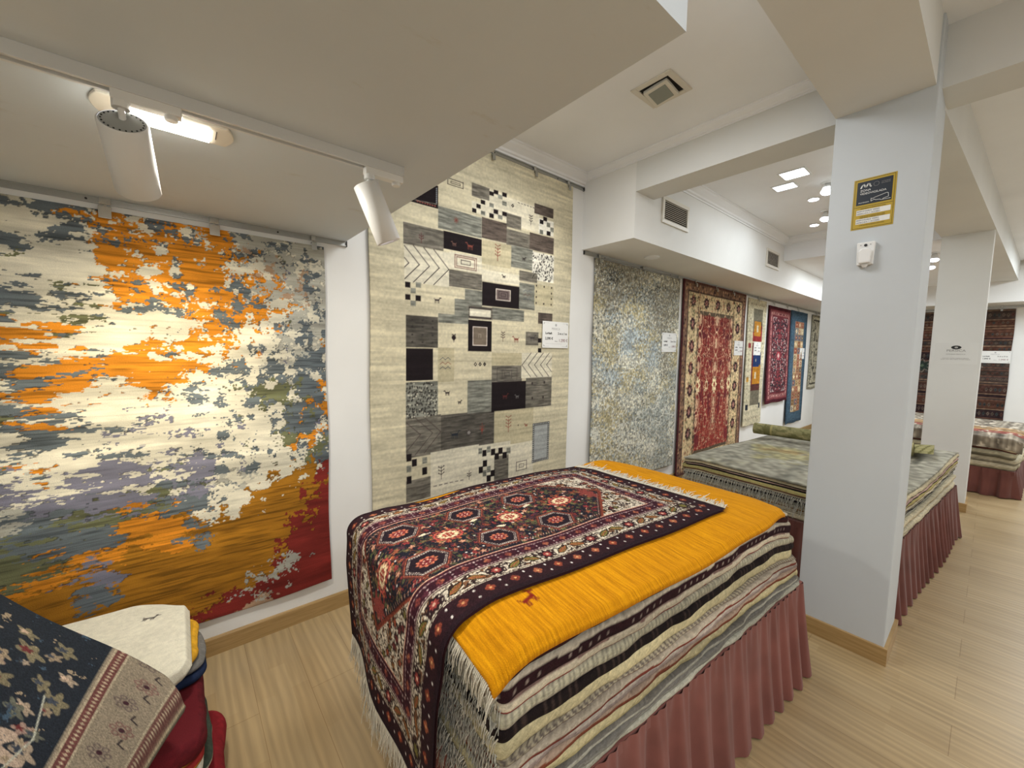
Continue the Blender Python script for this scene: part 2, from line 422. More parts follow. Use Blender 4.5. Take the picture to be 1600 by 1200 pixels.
# crown mouldings: profile (out from wall, down from ceiling)
cp = [(0, 0), (.075, 0), (.075, .012), (.066, .016), (.060, .030), (.040, .048), (.024, .060), (.020, .074), (.008, .080), (.008, .092), (0, .092)]
def crown(n, axis, a, b, pos, sgn, z, k=1.0):
    mb = MB(); mb.prism([(pos + sgn * p * k, z - q * k) for p, q in cp], a, b, axis)
    o = mb.build('trim_%d' % n, M['ceil'], None, 0, False); o['kind'] = 'structure'
crown(1, 'x', .73, 2.70, WY, -1, CZ)
crown(2, 'y', .60, WY, 2.70, -1, CZ, .6)
crown(3, 'x', 2.95, 6.02, 1.82, -1, CZ)
crown(4, 'y', .60, 1.82, 6.02, -1, CZ)
crown(5, 'y', Y0, -.2, 9.8, -1, CZ)
crown(6, 'y', Y0, .24, 2.95, 1, CZ)

# ------------------------------------------------------------------ lettering
def text(body, size, loc, rot, mat, parent, name='lettering', align='CENTER', sx=1.0, bold=0.0):
    cu = bpy.data.curves.new(name, 'FONT'); cu.body = body; cu.size = size; cu.align_x = align; cu.align_y = 'CENTER'
    cu.extrude = 0.0002; cu.offset = bold; cu.materials.append(mat)
    tmp = bpy.data.objects.new(name, cu); COL.objects.link(tmp)
    bpy.context.view_layer.update()
    me = bpy.data.meshes.new_from_object(tmp.evaluated_get(bpy.context.evaluated_depsgraph_get()))
    bpy.data.objects.remove(tmp); bpy.data.curves.remove(cu)
    o = bpy.data.objects.new(name, me); COL.objects.link(o); o.location = loc; o.rotation_euler = rot; o.scale = (sx, 1, 1)
    o.parent = parent
    return o
RW = (PI / 2, 0, 0)            # reads on a wall facing -y
RP = (PI / 2, 0, -PI / 2)      # reads on a face facing -x

# ------------------------------------------------------------------ gallery rails on the walls
def rail(name, label, axis, a, b, pos, z):
    t = empty(name, ((a if axis == 'x' else pos), (pos if axis == 'x' else a), z)); tag(t, label, 'rail', 'picture rails along the walls')
    L = b - a
    prof = [(0, -.011), (-.004, -.013), (-.013, -.013), (-.013, -.009), (-.006, -.009), (-.006, .009), (-.013, .009), (-.013, .013), (0, .013)]
    mb = MB(); mb.prism(prof, 0, L, axis); mb.build('channel', M['alu'], t)
    for e in (0, L):
        mb = MB()
        if axis == 'x': mb.box(e - .003, e + .003, -.015, 0, -.015, .015)
        else: mb.box(-.015, 0, e - .003, e + .003, -.015, .015)
        mb.build('end_cap', M['darkm'], t)
    n = max(2, int(L / .55))
    for i in range(n):
        mb = MB(); s = (i + .5) * L / n
        p = (s, -.006, 0) if axis == 'x' else (-.006, s, 0); q = (s, -.0105, 0) if axis == 'x' else (-.0105, s, 0)
        mb.cyl(p, q, .004, n=10); mb.build('screw', M['darkm'], t)
    return t
rail('hanging_rail', 'aluminium hanging rail under the low ceiling, above the orange abstract rug', 'x', -1.9, .735, WY, 2.068)
rail('hanging_rail', 'aluminium hanging rail under the crown moulding, above the cream patchwork rug', 'x', .80, 2.69, WY, 2.868)
rail('hanging_rail', 'long aluminium rail under the duct box, carrying the row of far rugs', 'x', 2.72, 10.2, WY, 2.352)
rail('hanging_rail', 'aluminium hanging rail on the end wall above the brown striped kilim', 'y', -1.4, 1.8, X1, 2.345)

def clip(x, z, label, big=False, y=WY, axis='x', cat='clip', group=None):
    t = empty('rug_clip', (x, y, z)) if axis == 'x' else empty('rug_clip', (y, x, z), -PI / 2)
    tag(t, label, cat, group)
    w = .019 if big else .012
    mb = MB(); mb.box(-w * .9, w * .9, -.022, -.013, -.012, .016); mb.box(-.004, .004, -.022, -.0165, -.04, -.012)
    mb.build('hook', M['steel'], t, .0015)
    h = .047 if big else .04
    mb = MB()
    prof = [(-.036, -.022), (-.039, -.024), (-.040, -.022 - h), (-.037, -.024 - h), (-.034, -.022 - h), (-.034, -.022)]
    mb.prism(prof, -w, w, 'x'); mb.box(-w, w, -.036, -.016, -.028, -.022)
    mb.build('jaw', M['steel'] if big else M['alu'], t, .001)
    return t
clip(-.20, 2.066, 'bright square steel clip gripping the orange abstract rug, behind the first spotlight', True)
clip(.15, 2.066, 'bright square steel clip gripping the orange abstract rug at mid width', True)
clip(.565, 2.066, 'small dull clip at the top right corner of the orange abstract rug')
clip(1.72, 2.866, 'metal clip on the cream patchwork rug beside the low ceiling edge')
clip(2.12, 2.866, 'metal clip on the cream patchwork rug, middle of the three in view')
clip(2.49, 2.866, 'metal clip at the top right corner of the cream patchwork rug')
for x, l in ((2.92, 'metal clip at the top left corner of the silver and gold abstract rug'),
             (3.62, 'metal clip at the middle of the silver and gold abstract rug'),
             (4.32, 'metal clip at the top right corner of the silver and gold abstract rug'),
             (4.72, 'metal clip on the red Persian rug, nearest its left corner'),
             (5.27, 'metal clip on the red Persian rug near the middle of its top edge'),
             (5.78, 'metal clip on the red Persian rug near its right corner'),
             (6.68, 'metal clip on the narrow cream runner with coloured squares'),
             (7.32, 'metal clip at the left corner of the dark red geometric rug'),
             (7.95, 'metal clip at the right corner of the dark red geometric rug'),
             (8.55, 'metal clip on the blue bordered panel rug'),
             (9.7, 'metal clip on the pale rug at the far end of the wall')):
    clip(x, 2.350, l)
clip(-.02, 2.343, 'metal clip at the right corner of the brown striped kilim on the end wall', y=X1, axis='y')

# ------------------------------------------------------------------ price cards
def card(x, z, w, h, label, lines, y, axis='x', fine=True, tilt=0.0):
    t = empty('price_card', (x, y, z), 0) if axis == 'x' else empty('price_card', (y, x, z), -PI / 2)
    t.rotation_euler[0] = tilt
    tag(t, label, 'price card')
    mb = MB(); mb.box(-w / 2, w / 2, 0, .0015, -h / 2, h / 2); mb.build('sheet', M['card'], t)
    e = -.0006
    mb = MB(); mb.cyl((0, e, h * .37), (0, e + .0004, h * .37), .012, n=6)
    mb.cyl((0, e * 1.6, h * .37), (0, e, h * .37), .006, n=6)
    mb.build('emblem', M['lgrey'], t)
    for sx in (-1, 1):
        for sz in (-1, 1):
            mb = MB(); cx, cz = sx * (w / 2 - .012), sz * (h / 2 - .012)
            mb.prism([(cx, cz), (cx - sx * .016, cz), (cx, cz - sz * .016)], e, e + .0004, 'y')
            mb.box(min(cx, cx - sx * .06), max(cx, cx - sx * .06), e, e + .0004, cz - .0008, cz + .0008)
            mb.build('corner_ornament', M['lgrey'], t)
    mb = MB(); mb.box(-w * .38, w * .25, e, e + .0004, -h * .34 - .0008, -h * .34 + .0008); mb.build('footer_line', M['lgrey'], t)
    text('PERSICA', .026, (0, e, h * .22), RW, M['lgrey'], t)
    for body, sz, px, pz, mk_, al in lines:
        text(body, sz, (px * w, e, pz * h), RW, M[mk_], t, align=al, bold=.0006 if mk_ == 'black' else 0)
    return t
def std(name, size, old, new):
    return [(name, .024, -.40, .05, 'black', 'LEFT'), (size, .026, .08, .05, 'black', 'LEFT'),
            (old, .028, -.40, -.15, 'black', 'LEFT'), ('Oferta', .013, -.04, -.245, 'grey', 'LEFT'), (new, .034, .12, -.215, 'redp', 'LEFT')]
card(2.375, 1.635, .30, .212, 'white price card on the cream patchwork rug, reading 1.290 €', std('Loribaft', '2 m x 1 m', '2.590 €', '1.290 €'), 2.301)
card(4.165, 1.62, .30, .208, 'white price card on the right edge of the silver and gold abstract rug', std('Loribaft', '2 m x 3 m', '2.890 €', '1.390 €'), 2.301)
card(6.04, 1.59, .29, .20, 'white price card on the right edge of the red Persian rug', std('Loribaft', '2 m x 3 m', '2.590 €', '1.290 €'), 2.301)
card(6.73, 1.595, .28, .20, 'white price card on the narrow runner with coloured squares', std('Loribaft', '1 m x 2 m', '1.590 €', '790 €'), 2.301)
card(8.0, 1.56, .28, .20, 'white price card on the right edge of the dark red geometric rug', std('Loribaft', '1 m x 2 m', '1.590 €', '790 €'), 2.301)
card(8.96, 1.54, .27, .20, 'white price card on the right edge of the blue bordered panel rug', std('Loribaft', '1 m x 2 m', '1.590 €', '790 €'), 2.301)
card(-.005, 1.53, .33, .20, 'white price card on the brown striped kilim of the end wall', std('Loribaft', '2 m x 3 m', '1.890 €', '1.090 €'), 10.372, axis='y')

# ------------------------------------------------------------------ notices on the pillars
t = empty('warning_sign', (2.5925, .4265, 2.24)); tag(t, 'yellow and dark blue video surveillance sign high on the near pillar', 'sign')
mb = MB(); mb.box(0, .0012, -.077, .077, -.119, .119); mb.build('plate', M['yel'], t)
mb = MB()
for z0, z1, y0, y1 in ((.113, .1145, -.072, .072), (-.1145, -.113, -.072, .072), (-.0145, -.013, -.072, .072)): mb.box(-.0006, 0, y0, y1, z0, z1)
for y in (-.072, .071): mb.box(-.0006, 0, y, y + .001, -.114, .114)
mb.build('border_line', M['black'], t)
mb = MB(); mb.box(-.0008, 0, -.064, .064, -.004, .105); mb.build('blue_panel', M['navy'], t, .0)
def strip(pts, w, x, mat, name):
    mb = MB()
    for (a, b), (c, d) in zip(pts[:-1], pts[1:]):
        L = math.hypot(c - a, d - b); nx, ny = -(d - b) / L * w / 2, (c - a) / L * w / 2; ex, ey = (c - a) / L * w * .3, (d - b) / L * w * .3
        mb.prism([(-(a - ex + nx), b - ey + ny), (-(a - ex - nx), b - ey - ny), (-(c + ex - nx), d + ey - ny), (-(c + ex + nx), d + ey + ny)], x, x + .0003, 'x')
    return mb.build(name, mat, t)
strip([(-.050, .076), (-.045, .088), (-.039, .091), (-.035, .080), (-.030, .079), (-.025, .091), (-.019, .090), (-.016, .080), (-.013, .077)], .0055, -.0012, M['white'], 'emblem')
strip([(.014 * math.cos(k * PI / 6) * .7 + .006, .084 + .010 * math.sin(k * PI / 6)) for k in range(13)], .0012, -.0012, M['grey'], 'seal')
text('ACTIVIDAD', .006, (-.0010, -.04, .088), RP, M['grey'], t); text('SEGURIDAD', .006, (-.0010, -.04, .081), RP, M['grey'], t)
text('ZONA', .0135, (-.0010, .052, .062), RP, M['white'], t, align='LEFT'); text('VIDEOVIGILADA', .0130, (-.0010, .052, .0475), RP, M['white'], t, align='LEFT')
text('PROTEGIDO', .007, (-.0010, .055, .006), RP, M['white'], t, align='LEFT')
strip([(.060, .004), (.028, .004), (.022, .0075), (.008, .0085), (.003, .012), (-.003, .010), (-.009, .006), (-.009, .020), (-.003, .0175), (.004, .021), (.046, .032), (.051, .030), (.053, .013), (.036, .009), (.032, .0045)], .0017, -.0012, M['white'], 'camera_outline')
for z0, n in ((-.040, 2), (-.082, 2)):
    mb = MB(); mb.box(-.0008, 0, -.064, .060, z0 - .012, z0 + .012); mb.build('white_strip', M['white'] if z0 > -.05 else M['white'], t)
    text('RESPONSABLE: VIDEO', .0085, (-.0011, .058, z0 + .005), RP, M['black'], t, align='LEFT'); text('DERECHOS Y ACCESO', .0085, (-.0011, .058, z0 - .006), RP, M['black'], t, align='LEFT')
for z in (-.022, -.060, -.067, -.101): text('puede ejercitar sus derechos ante la tienda', .0052, (-.0008, 0, z), RP, M['black'], t)

t = empty('motion_detector', (2.594, .436, 1.995)); tag(t, 'small white motion detector box on the near pillar below the yellow sign', 'detector')
mb = MB(); mb.prism([(-.030, -.052), (.030, -.052), (.034, .056), (-.034, .056)], -.026, 0, 'x'); mb.build('housing', M['plastic'], t, .004)
mb = MB(); mb.prism([(-.022, -.046), (.022, -.046), (.026, .012), (.012, .026), (-.012, .026), (-.026, .012)], -.040, -.024, 'x'); mb.build('lens_cover', M['glass'] if 0 else M['plastic'], t, .006)
mb = MB(); mb.cyl((-.030, 0, .040), (-.026, 0, .040), .006, n=16); mb.build('camera_eye', M['black'], t)
mb = MB(); mb.cyl((-.028, -.018, .042), (-.026, -.018, .042), .002, n=8); mb.cyl((-.028, .018, .042), (-.026, .018, .042), .002, n=8); mb.build('indicator', M['grey'], t)
mb = MB(); mb.cyl((-.018, 0, -.052), (-.018, 0, -.064), .014, .006, n=16); mb.build('bracket', M['plastic'], t, .001)

t = empty('shop_notice', (5.8486, .245, 1.545)); tag(t, 'pale notice with an oval emblem and PERSICA fixed to the second pillar', 'notice')
mb = MB(); mb.box(0, .0015, -.145, .145, -.103, .103); mb.build('sheet', M['pillar2'], t)
mb = MB(); mb.prism([(.034 * math.cos(a * PI / 12), .060 + .018 * math.sin(a * PI / 12)) for a in range(24)], -.0006, 0, 'x'); mb.build('emblem', M['black'], t)
mb = MB(); mb.prism([(.012 * math.cos(a * PI / 8), .060 + .008 * math.sin(a * PI / 8)) for a in range(16)], -.0010, -.0006, 'x'); mb.build('emblem_eye', M['lgrey'], t)
text('PERSICA', .030, (-.0006, 0, .028), RP, M['grey'], t, sx=1.15)
text('ALFOMBRAS ORIENTALES', .011, (-.0006, 0, -.006), RP, M['grey'], t)
text('restauracion, limpieza y tasacion de alfombras', .0095, (-.0006, 0, -.044), RP, M['grey'], t)
text('hechas a mano, kilims y tapices orientales antiguos', .0095, (-.0006, 0, -.056), RP, M['grey'], t)

# ------------------------------------------------------------------ lamps
t = empty('lighting_track', (-1.6, 1.27, 2.08)); tag(t, 'grey white ceiling track carrying two spotlights under the low ceiling', 'track')
mb = MB(); mb.prism([(-.0175, 0), (-.0175, -.030), (-.008, -.030), (-.008, -.012), (.008, -.012), (.008, -.030), (.0175, -.030), (.0175, 0)], 0, 2.175, 'x'); mb.build('rail_body', M['track'], t, .001)
mb = MB(); mb.box(2.175, 2.181, -.0185, .0185, -.031, 0); mb.build('end_cap', M['track'], t, .001)
def spot(x, y, zt, B, F, R, label):
    t = empty('track_spotlight', (x, y, zt)); tag(t, label, 'spotlight')
    o = Vector((x, y, zt)); B = Vector(B) - o; F = Vector(F) - o
    mb = MB(); mb.box(-.016, .105, -.014, .014, -.022, .004); ad = mb.build('adapter', M['plastic'], t, .003)
    mb = MB(); mb.cyl((.085, 0, -.020), (.085, 0, -.032), .013, n=20); mb.build('adapter_knob', M['plastic'], ad, .002)
    mb = MB(); mb.cyl((0, 0, -.020), (0, 0, -.036), .016, n=20); mb.cyl((0, 0, -.034), B + (F - B) * .08, .0065, n=14); mb.build('swivel_stem', M['plastic'], t, .001)
    mb = MB(); mb.cyl(B, F, R, n=48, caps=False, rings=[(0, R - .004), (.015, R), (.985, R), (1, R - .003), (1, R - .010), (.9, R - .014), (.84, .004)]); lb = mb.build('lamp_body', M['plastic'], t, 0, True)
    mb = MB(); d = (F - B).normalized(); mb.cyl(B + d * .003, B + d * .001, R - .004, n=40); mb.build('back_plate', M['disc'], lb)
    mb = MB(); u = d.orthogonal().normalized(); w = d.cross(u)
    for k in range(22):
        a = 2 * PI * k / 22; c = B + (u * math.cos(a) + w * math.sin(a)) * (R - .009)
        mb.cyl(c + d * .001, c - d * .0004, .0018, n=6)
    mb.build('vent_holes', M['black'], lb)
    mb = MB(); mb.cyl(F - d * .022, F - d * .020, R - .014, n=32); mb.build('lens', M['glowsp'], lb)
    return t
spot(-.075, 1.27, 2.052, (-.073, 1.262, 1.988), (-.059, 1.396, 1.882), .044, 'white cylinder spotlight aimed at the orange abstract rug, its grey back showing')
spot(.475, 1.27, 2.052, (.462, 1.268, 2.000), (.532, 1.262, 1.838), .038, 'white cylinder spotlight at the right end of the track beside the cream patchwork rug')
t = empty('ceiling_lamp', (.003, 1.41, 2.08)); tag(t, 'lit recessed lamp with curved ends in the low ceiling behind the track', 'lamp')
def oval(cx, w, h, bul, n=8):
    pts = []
    for s in (1, -1):
        for k in range(n + 1):
            a = (-1 + 2 * k / n) * s
            pts.append((cx + s * (w / 2 + bul * math.cos(a * PI / 2)), a * h / 2))
    return pts
mb = MB(); mb.prism(oval(0, .25, .115, .016), -.008, -.0004, 'z'); mb.build('frame', M['louver'], t, .002)
mb = MB(); mb.box(-.085, .088, -.034, .046, -.012, -.0075); mb.build('glowing_panel', M['glow'], t, .001)
mb = MB(); mb.box(.100, .102, -.03, .02, -.0095, -.0078); mb.build('latch', M['darkm'], t)

t = empty('square_downlight', (2.15, 1.31, CZ)); tag(t, 'unlit square recessed downlight with tilted grey glass in the upper ceiling', 'downlight')
mb = MB()
for a, b, c, d in ((-.12, .12, -.12, -.088), (-.12, .12, .088, .12), (-.12, -.088, -.088, .088), (.088, .12, -.088, .088)): mb.box(a, b, c, d, -.008, 0)
mb.build('trim_frame', M['louver'], t, .002)
mb = MB(); mb.box(-.088, .088, -.088, .088, -.002, -.0005); mb.build('recess', M['void'], t)
Rt = Matrix.Translation((-.0, .0, -.012)) @ Matrix.Rotation(.16, 4, 'Y') @ Matrix.Rotation(-.1, 4, 'X')
mb = MB(); mb.box(-.070, .070, -.070, .070, -.020, .0, Rt); mb.build('lamp_head', M['louver'], t, .003)
mb = MB(); mb.box(-.050, .050, -.050, .050, -.0225, -.019, Rt); mb.build('glass', M['glass'], t, .001)

def panel(x, y, z, sx, sy, label, m, group=None):
    t = empty('ceiling_panel_light', (x, y, z)); tag(t, label, 'ceiling light', group)
    mb = MB()
    for a, b, c, d in ((-sx / 2, sx / 2, -sy / 2, -sy / 2 + .012), (-sx / 2, sx / 2, sy / 2 - .012, sy / 2), (-sx / 2, -sx / 2 + .012, -sy / 2 + .012, sy / 2 - .012), (sx / 2 - .012, sx / 2, -sy / 2 + .012, sy / 2 - .012)): mb.box(a, b, c, d, -.006, 0)
    mb.build('frame', M['plastic'], t)
    mb = MB(); mb.box(-sx / 2 + .012, sx / 2 - .012, -sy / 2 + .012, sy / 2 - .012, -.004, -.0008); mb.build('diffuser', M[m], t)
panel(3.93, 1.155, CZ, .19, .19, 'brightest square ceiling light beyond the first beam', 'glowc')
panel(4.17, 1.29, CZ, .16, .18, 'cooler bluish square ceiling light beside the brightest one', 'glowc2')
panel(6.75, 1.42, 2.703, .2, .2, 'square ceiling light in the lower slab beyond the second vent', 'glowc')
def gimbal(x, y, z, label, big=True):
    t = empty('ceiling_spotlight', (x, y, z)); tag(t, label, 'spotlight')
    mb = MB(); mb.cyl((0, 0, 0), (0, 0, -.012), .05, .047, n=28); mb.build('base_ring', M['plastic'], t, .001)
    if big:
        mb = MB(); mb.cyl((0, 0, -.012), (-.02, .0, -.085), .02, .044, n=28, caps=True); lc = mb.build('lamp_cone', M['plastic'], t, 0, True)
        mb = MB(); mb.cyl((-.0205, 0, -.0855), (-.023, 0, -.094), .043, .036, n=28); mb.build('bulb_face', M['glowsp'], lc)
    else:
        mb = MB(); mb.cyl((0, 0, -.0122), (0, 0, -.016), .038, n=28); mb.build('bulb_face', M['glowsp'], t)
gimbal(4.33, 1.02, CZ, 'lit cone spotlight half hidden by the near pillar')
gimbal(4.67, 1.20, CZ, 'small lit round downlight between two cone spotlights', False)
gimbal(5.16, 1.21, CZ, 'lit cone spotlight farther back beside the near pillar')
gimbal(5.58, 1.41, CZ, 'smallest lit downlight just before the second vent', False)
gimbal(6.72, .525, 2.703, 'lit spotlight seen between the two pillars, nearer one')
gimbal(7.25, .59, 2.703, 'lit spotlight seen between the two pillars, farther one')

def vent(x0, x1, z0, z1, label):
    t = empty('air_vent', ((x0 + x1) / 2, 1.82, (z0 + z1) / 2)); tag(t, label, 'air vent', None)
    w, h = (x1 - x0) / 2, (z1 - z0) / 2
    mb = MB(); mb.box(-w + .03, w - .03, -.004, -.001, -h + .03, h - .03); mb.build('dark_opening', M['void'], t)
    mb = MB()
    for a, b, c, d in ((-w, w, -h, -h + .03), (-w, w, h - .03, h), (-w, -w + .03, -h + .03, h - .03), (w - .03, w, -h + .03, h - .03)): mb.box(a, b, -.014, 0, c, d)
    vf = mb.build('frame', M['louver'], t, .002)
    mb = MB(); n = 10; st = (2 * h - .06) / n
    for k in range(n):
        z = -h + .03 + (k + .5) * st
        mb.prism([(-.012, z - st * .28), (-.010, z - st * .36), (-.003, z + st * .10), (-.005, z + st * .18)], -w + .03, w - .03, 'x')
    mb.build('louvers', M['louver'], vf)
vent(3.07, 3.505, 2.565, 2.778, 'louvred air vent on the duct box, nearer and larger')
vent(5.40, 5.83, 2.555, 2.765, 'louvred air vent on the duct box, farther one beside the near pillar')
mb = MB(); mb.cyl((0, 0, 0), (0, 0, -.010), .07, .066, n=32); o = mb.build('smoke_detector_plate', M['ceil'], None, .002); o.location = (3.35, 2.06, 2.372)
tag(o, 'flat round cover plate on the underside of the duct box', 'cover plate')

# ------------------------------------------------------------------ light
def area(loc, target, sx, sy, power, color=(1, .95, .87), name='area_lamp', spread=PI):
    l = bpy.data.lights.new(name, 'AREA'); l.shape = 'RECTANGLE'; l.size = sx; l.size_y = sy; l.energy = power; l.color = color; l.spread = spread
    o = bpy.data.objects.new(name, l); COL.objects.link(o); o.location = loc
    o.rotation_euler = (Vector(target) - Vector(loc)).to_track_quat('-Z', 'Y').to_euler(); return o
def spotl(loc, target, power, ang, blend=.6, color=(1, .93, .8), r=.03, name='spot_lamp'):
    l = bpy.data.lights.new(name, 'SPOT'); l.energy = power; l.spot_size = ang; l.spot_blend = blend; l.color = color; l.shadow_soft_size = r
    o = bpy.data.objects.new(name, l); COL.objects.link(o); o.location = loc
    o.rotation_euler = (Vector(target) - Vector(loc)).to_track_quat('-Z', 'Y').to_euler(); return o
W = bpy.data.worlds.new('world'); SC.world = W; W.use_nodes = True
W.node_tree.nodes['Background'].inputs[0].default_value = (.9, .93, 1, 1); W.node_tree.nodes['Background'].inputs[1].default_value = .3
WARM = (1, .92, .78); NEU = (.97, .985, 1); COOL = (.86, .94, 1)
# ceiling lights of the shop, partly outside the view, plus fills added without fixtures
area((1.6, -1.7, 2.93), (1.6, -1.7, 0), 1.6, .8, 28, NEU)
area((-.9, -1.6, 2.93), (-.9, -1.2, 0), 1.4, .8, 36, NEU)
area((5.0, -1.6, 2.93), (5.0, -1.6, 0), 2.0, .8, 27, NEU)
area((8.4, -1.2, 2.93), (8.4, -1.2, 0), 1.6, .8, 68, COOL)
area((4.3, .95, 2.93), (4.2, 1.1, 0), 1.6, .4, 13, COOL)
area((7.6, 1.1, 2.66), (7.6, 1.3, 0), 2.2, .5, 34, COOL)
area((1.6, 1.25, 2.93), (1.6, 1.3, 0), .6, .6, 17, NEU)  # added fill for the near bay, no fixture there
area((.003, 1.416, 2.064), (.02, 1.45, 0), .16, .07, 11, (1, .97, .88))
spotl((-.057, 1.43, 1.862), (-.05, 2.33, 1.33), 40, 1.12, 1.0, (1, .85, .58))
spotl((.536, 1.262, 1.822), (.80, 1.15, .86), 10, 1.3, .9, (1, .92, .78))
spotl((2.15, 1.25, 2.93), (1.75, 2.33, 1.5), 30, 1.5, 1.0, (1, .97, .88))  # added to brighten the patchwork rug; the downlight here is unlit
for x, p in ((3.5, 48), (5.3, 40), (6.8, 24), (7.8, 22), (8.9, 22)):
    spotl((x, .9, 2.85 if x < 6 else 2.5), (x, 2.33, .90), p, .95, .9, (.95, .98, 1))  # wall-wash spots added for the hung rugs, no fixtures at these points
# ------------------------------------------------------------------ rugs hung on the walls
def hang(name, label, cat, cv, x0, z0, y=2.3155, sag=.004, th=.010, seed=0, group=None, mat='rug', axis='x', lean=0.0):
    H, Wd = cv.a.shape[:2]
    u = np.linspace(0, 1, Wd)[None, :]; v = np.linspace(0, 1, H)[:, None]
    ph = seed * 1.7
    off = sag * (np.sin(u * 9 + ph) * (.4 + .6 * (1 - v)) + .6 * np.sin(u * 23 + v * 3 + ph * 2)) + .0 * v
    off = off - sag * 1.0 - lean * (1 - v)
    edge = .004 * np.sin(v * 14 + ph) * np.where(u < .5, -1, 1) * (abs(u - .5) * 2) ** 4
    P = np.zeros((H, Wd, 3))
    X = (u - .5) * cv.w + edge; Z = v * cv.h + .006 * np.sin(u * 12 + ph) * (1 - v) ** 6
    if axis == 'x':
        P[..., 0] = X; P[..., 1] = off; P[..., 2] = Z; back = (0, th, 0); loc = (x0 + cv.w / 2, y, z0); flip = False
    else:
        P[..., 1] = -X; P[..., 0] = off; P[..., 2] = Z; back = (th, 0, 0); loc = (y, x0, z0); flip = False
    o = grid_panel(name, P, cv.a, M[mat], None, back, flip); o.location = loc
    tag(o, label, cat, group); return o

def layers(cv, cols, masks, base=None):
    st = np.stack(masks); k = st.argmax(0)
    pal = np.array([hx(c) for c in cols]); cv.a[:] = pal[k]; return k

# orange abstract rug
def sm0(x): x = np.clip(x, 0, 1); return x * x * (3 - 2 * x)
cv = Cv(1.60, 1.84, .0030, '#5b646b'); H, Wd = cv.H, cv.W
rows = """GGGGWGOOOOOgggg
GGGGWWGOOOOTggg
GGWGGWWOOOOOTgg
GGWGSWWOOOOOgTg
OOOOGWWOWOOOOgg
GOOGGWSWWWOOWgg
GGGGOOWWOOOWWgO
GGGGGOOOOOOWWgG
GGGWGOOOOOWWGGG
GWGGWOWWOWWWSGO
GGWSGOWWPWWWSGO
GSWWGWWPWPWWSGG
SGOGWOWPWWWWSOG
GgGPPWPPWPPWWSG
gGgGgPPPSPgWWBR
WgWgGGSOGGWWBBR
gWWGSGGOOBWBBBR
WgOGSOOBOGBBBRR
WWgOOBPBBBBBBRR
gWBOBBGBBBBBRRR
gWBBBBBBBBBBgRR
BBBBBBBBBBRgRRR
BBBBBBBBBRRTRRR""".split()[::-1]
keys = dict(W='#d2ccb8', G='#646c70', O='#cf8426', g='#a9a79b', S='#6c6e50', P='#767583', B='#a06d20', R='#7c2c26', T='#ad8f74')
ms = []
def ragged(H, Wd, cy, cx, seed):
    """blotches whose edges break up into fine ragged flecks"""
    return .38 * fbm(H, Wd, cy, cx, 2, seed, .6) + .42 * fbm(H, Wd, cy * 2.2, cx * 2.2, 1, seed + 300) + .62 * fbm(H, Wd, cy * 4, cx * 4, 3, seed + 500, .95)
def blur(r):
    a = np.pad(np.array(r, float), 1, mode='edge')
    return .5 * a[1:-1, 1:-1] + .125 * (a[:-2, 1:-1] + a[2:, 1:-1] + a[1:-1, :-2] + a[1:-1, 2:])
up_ = sm0(np.linspace(0, 1, Wd)[None, :] * 0 + (np.linspace(0, 1, H)[:, None] - .28) * 6)
hor = np.clip(1.25 - 1.7 * (np.linspace(0, 1, Wd)[None, :] - .15), 0, 1) * np.clip(1.6 - 2.2 * abs(np.linspace(0, 1, H)[:, None] - .45), 0, 1)
for i, (k, c) in enumerate(keys.items()):
    m = smap(blur([[1.0 if ch == k else 0.0 for ch in r] for r in rows]), H, Wd)
    n = ragged(H, Wd, 34, 8, 20 + i); n2 = ragged(H, Wd, 22, 17, 60 + i)
    m = m + (.34 * up_ if k in 'WG' else .0) + (.10 * up_ if k in 'gSP' else 0)
    ms.append(np.minimum(m, .72) * 1.15 + (n * hor + n2 * (1 - hor)) * (1.0 if k != 'R' else .8) - 2.2 * np.clip(.13 - m, 0, 1) / .13 * .9)
k = layers(cv, list(keys.values()), ms)
var = fbm(H, Wd, 40, 6, 4, 7, .6)
cv.a *= (1 + .16 * var)[..., None]
# ragged dark pin-line wear between the colours and fine horizontal weft streaks
e = np.zeros((H, Wd), bool); e[1:] |= k[1:] != k[:-1]; e[:, 1:] |= k[:, 1:] != k[:, :-1]
cv.a[e & (fbm(H, Wd, 90, 90, 1, 5) > .45)] *= .72
st = fbm(H, Wd, H / 2.2, 14, 2, 9); low = np.isin(k, [6, 2, 4, 1])
cv.a *= (1 - np.where(low, .30, .08) * np.clip(st, 0, 1))[..., None]
hang('orange_abstract_rug', 'large orange, grey and cream abstract rug lit by a spotlight under the low ceiling', 'rug', cv, -.985, .19, seed=1, sag=.003, lean=.004)

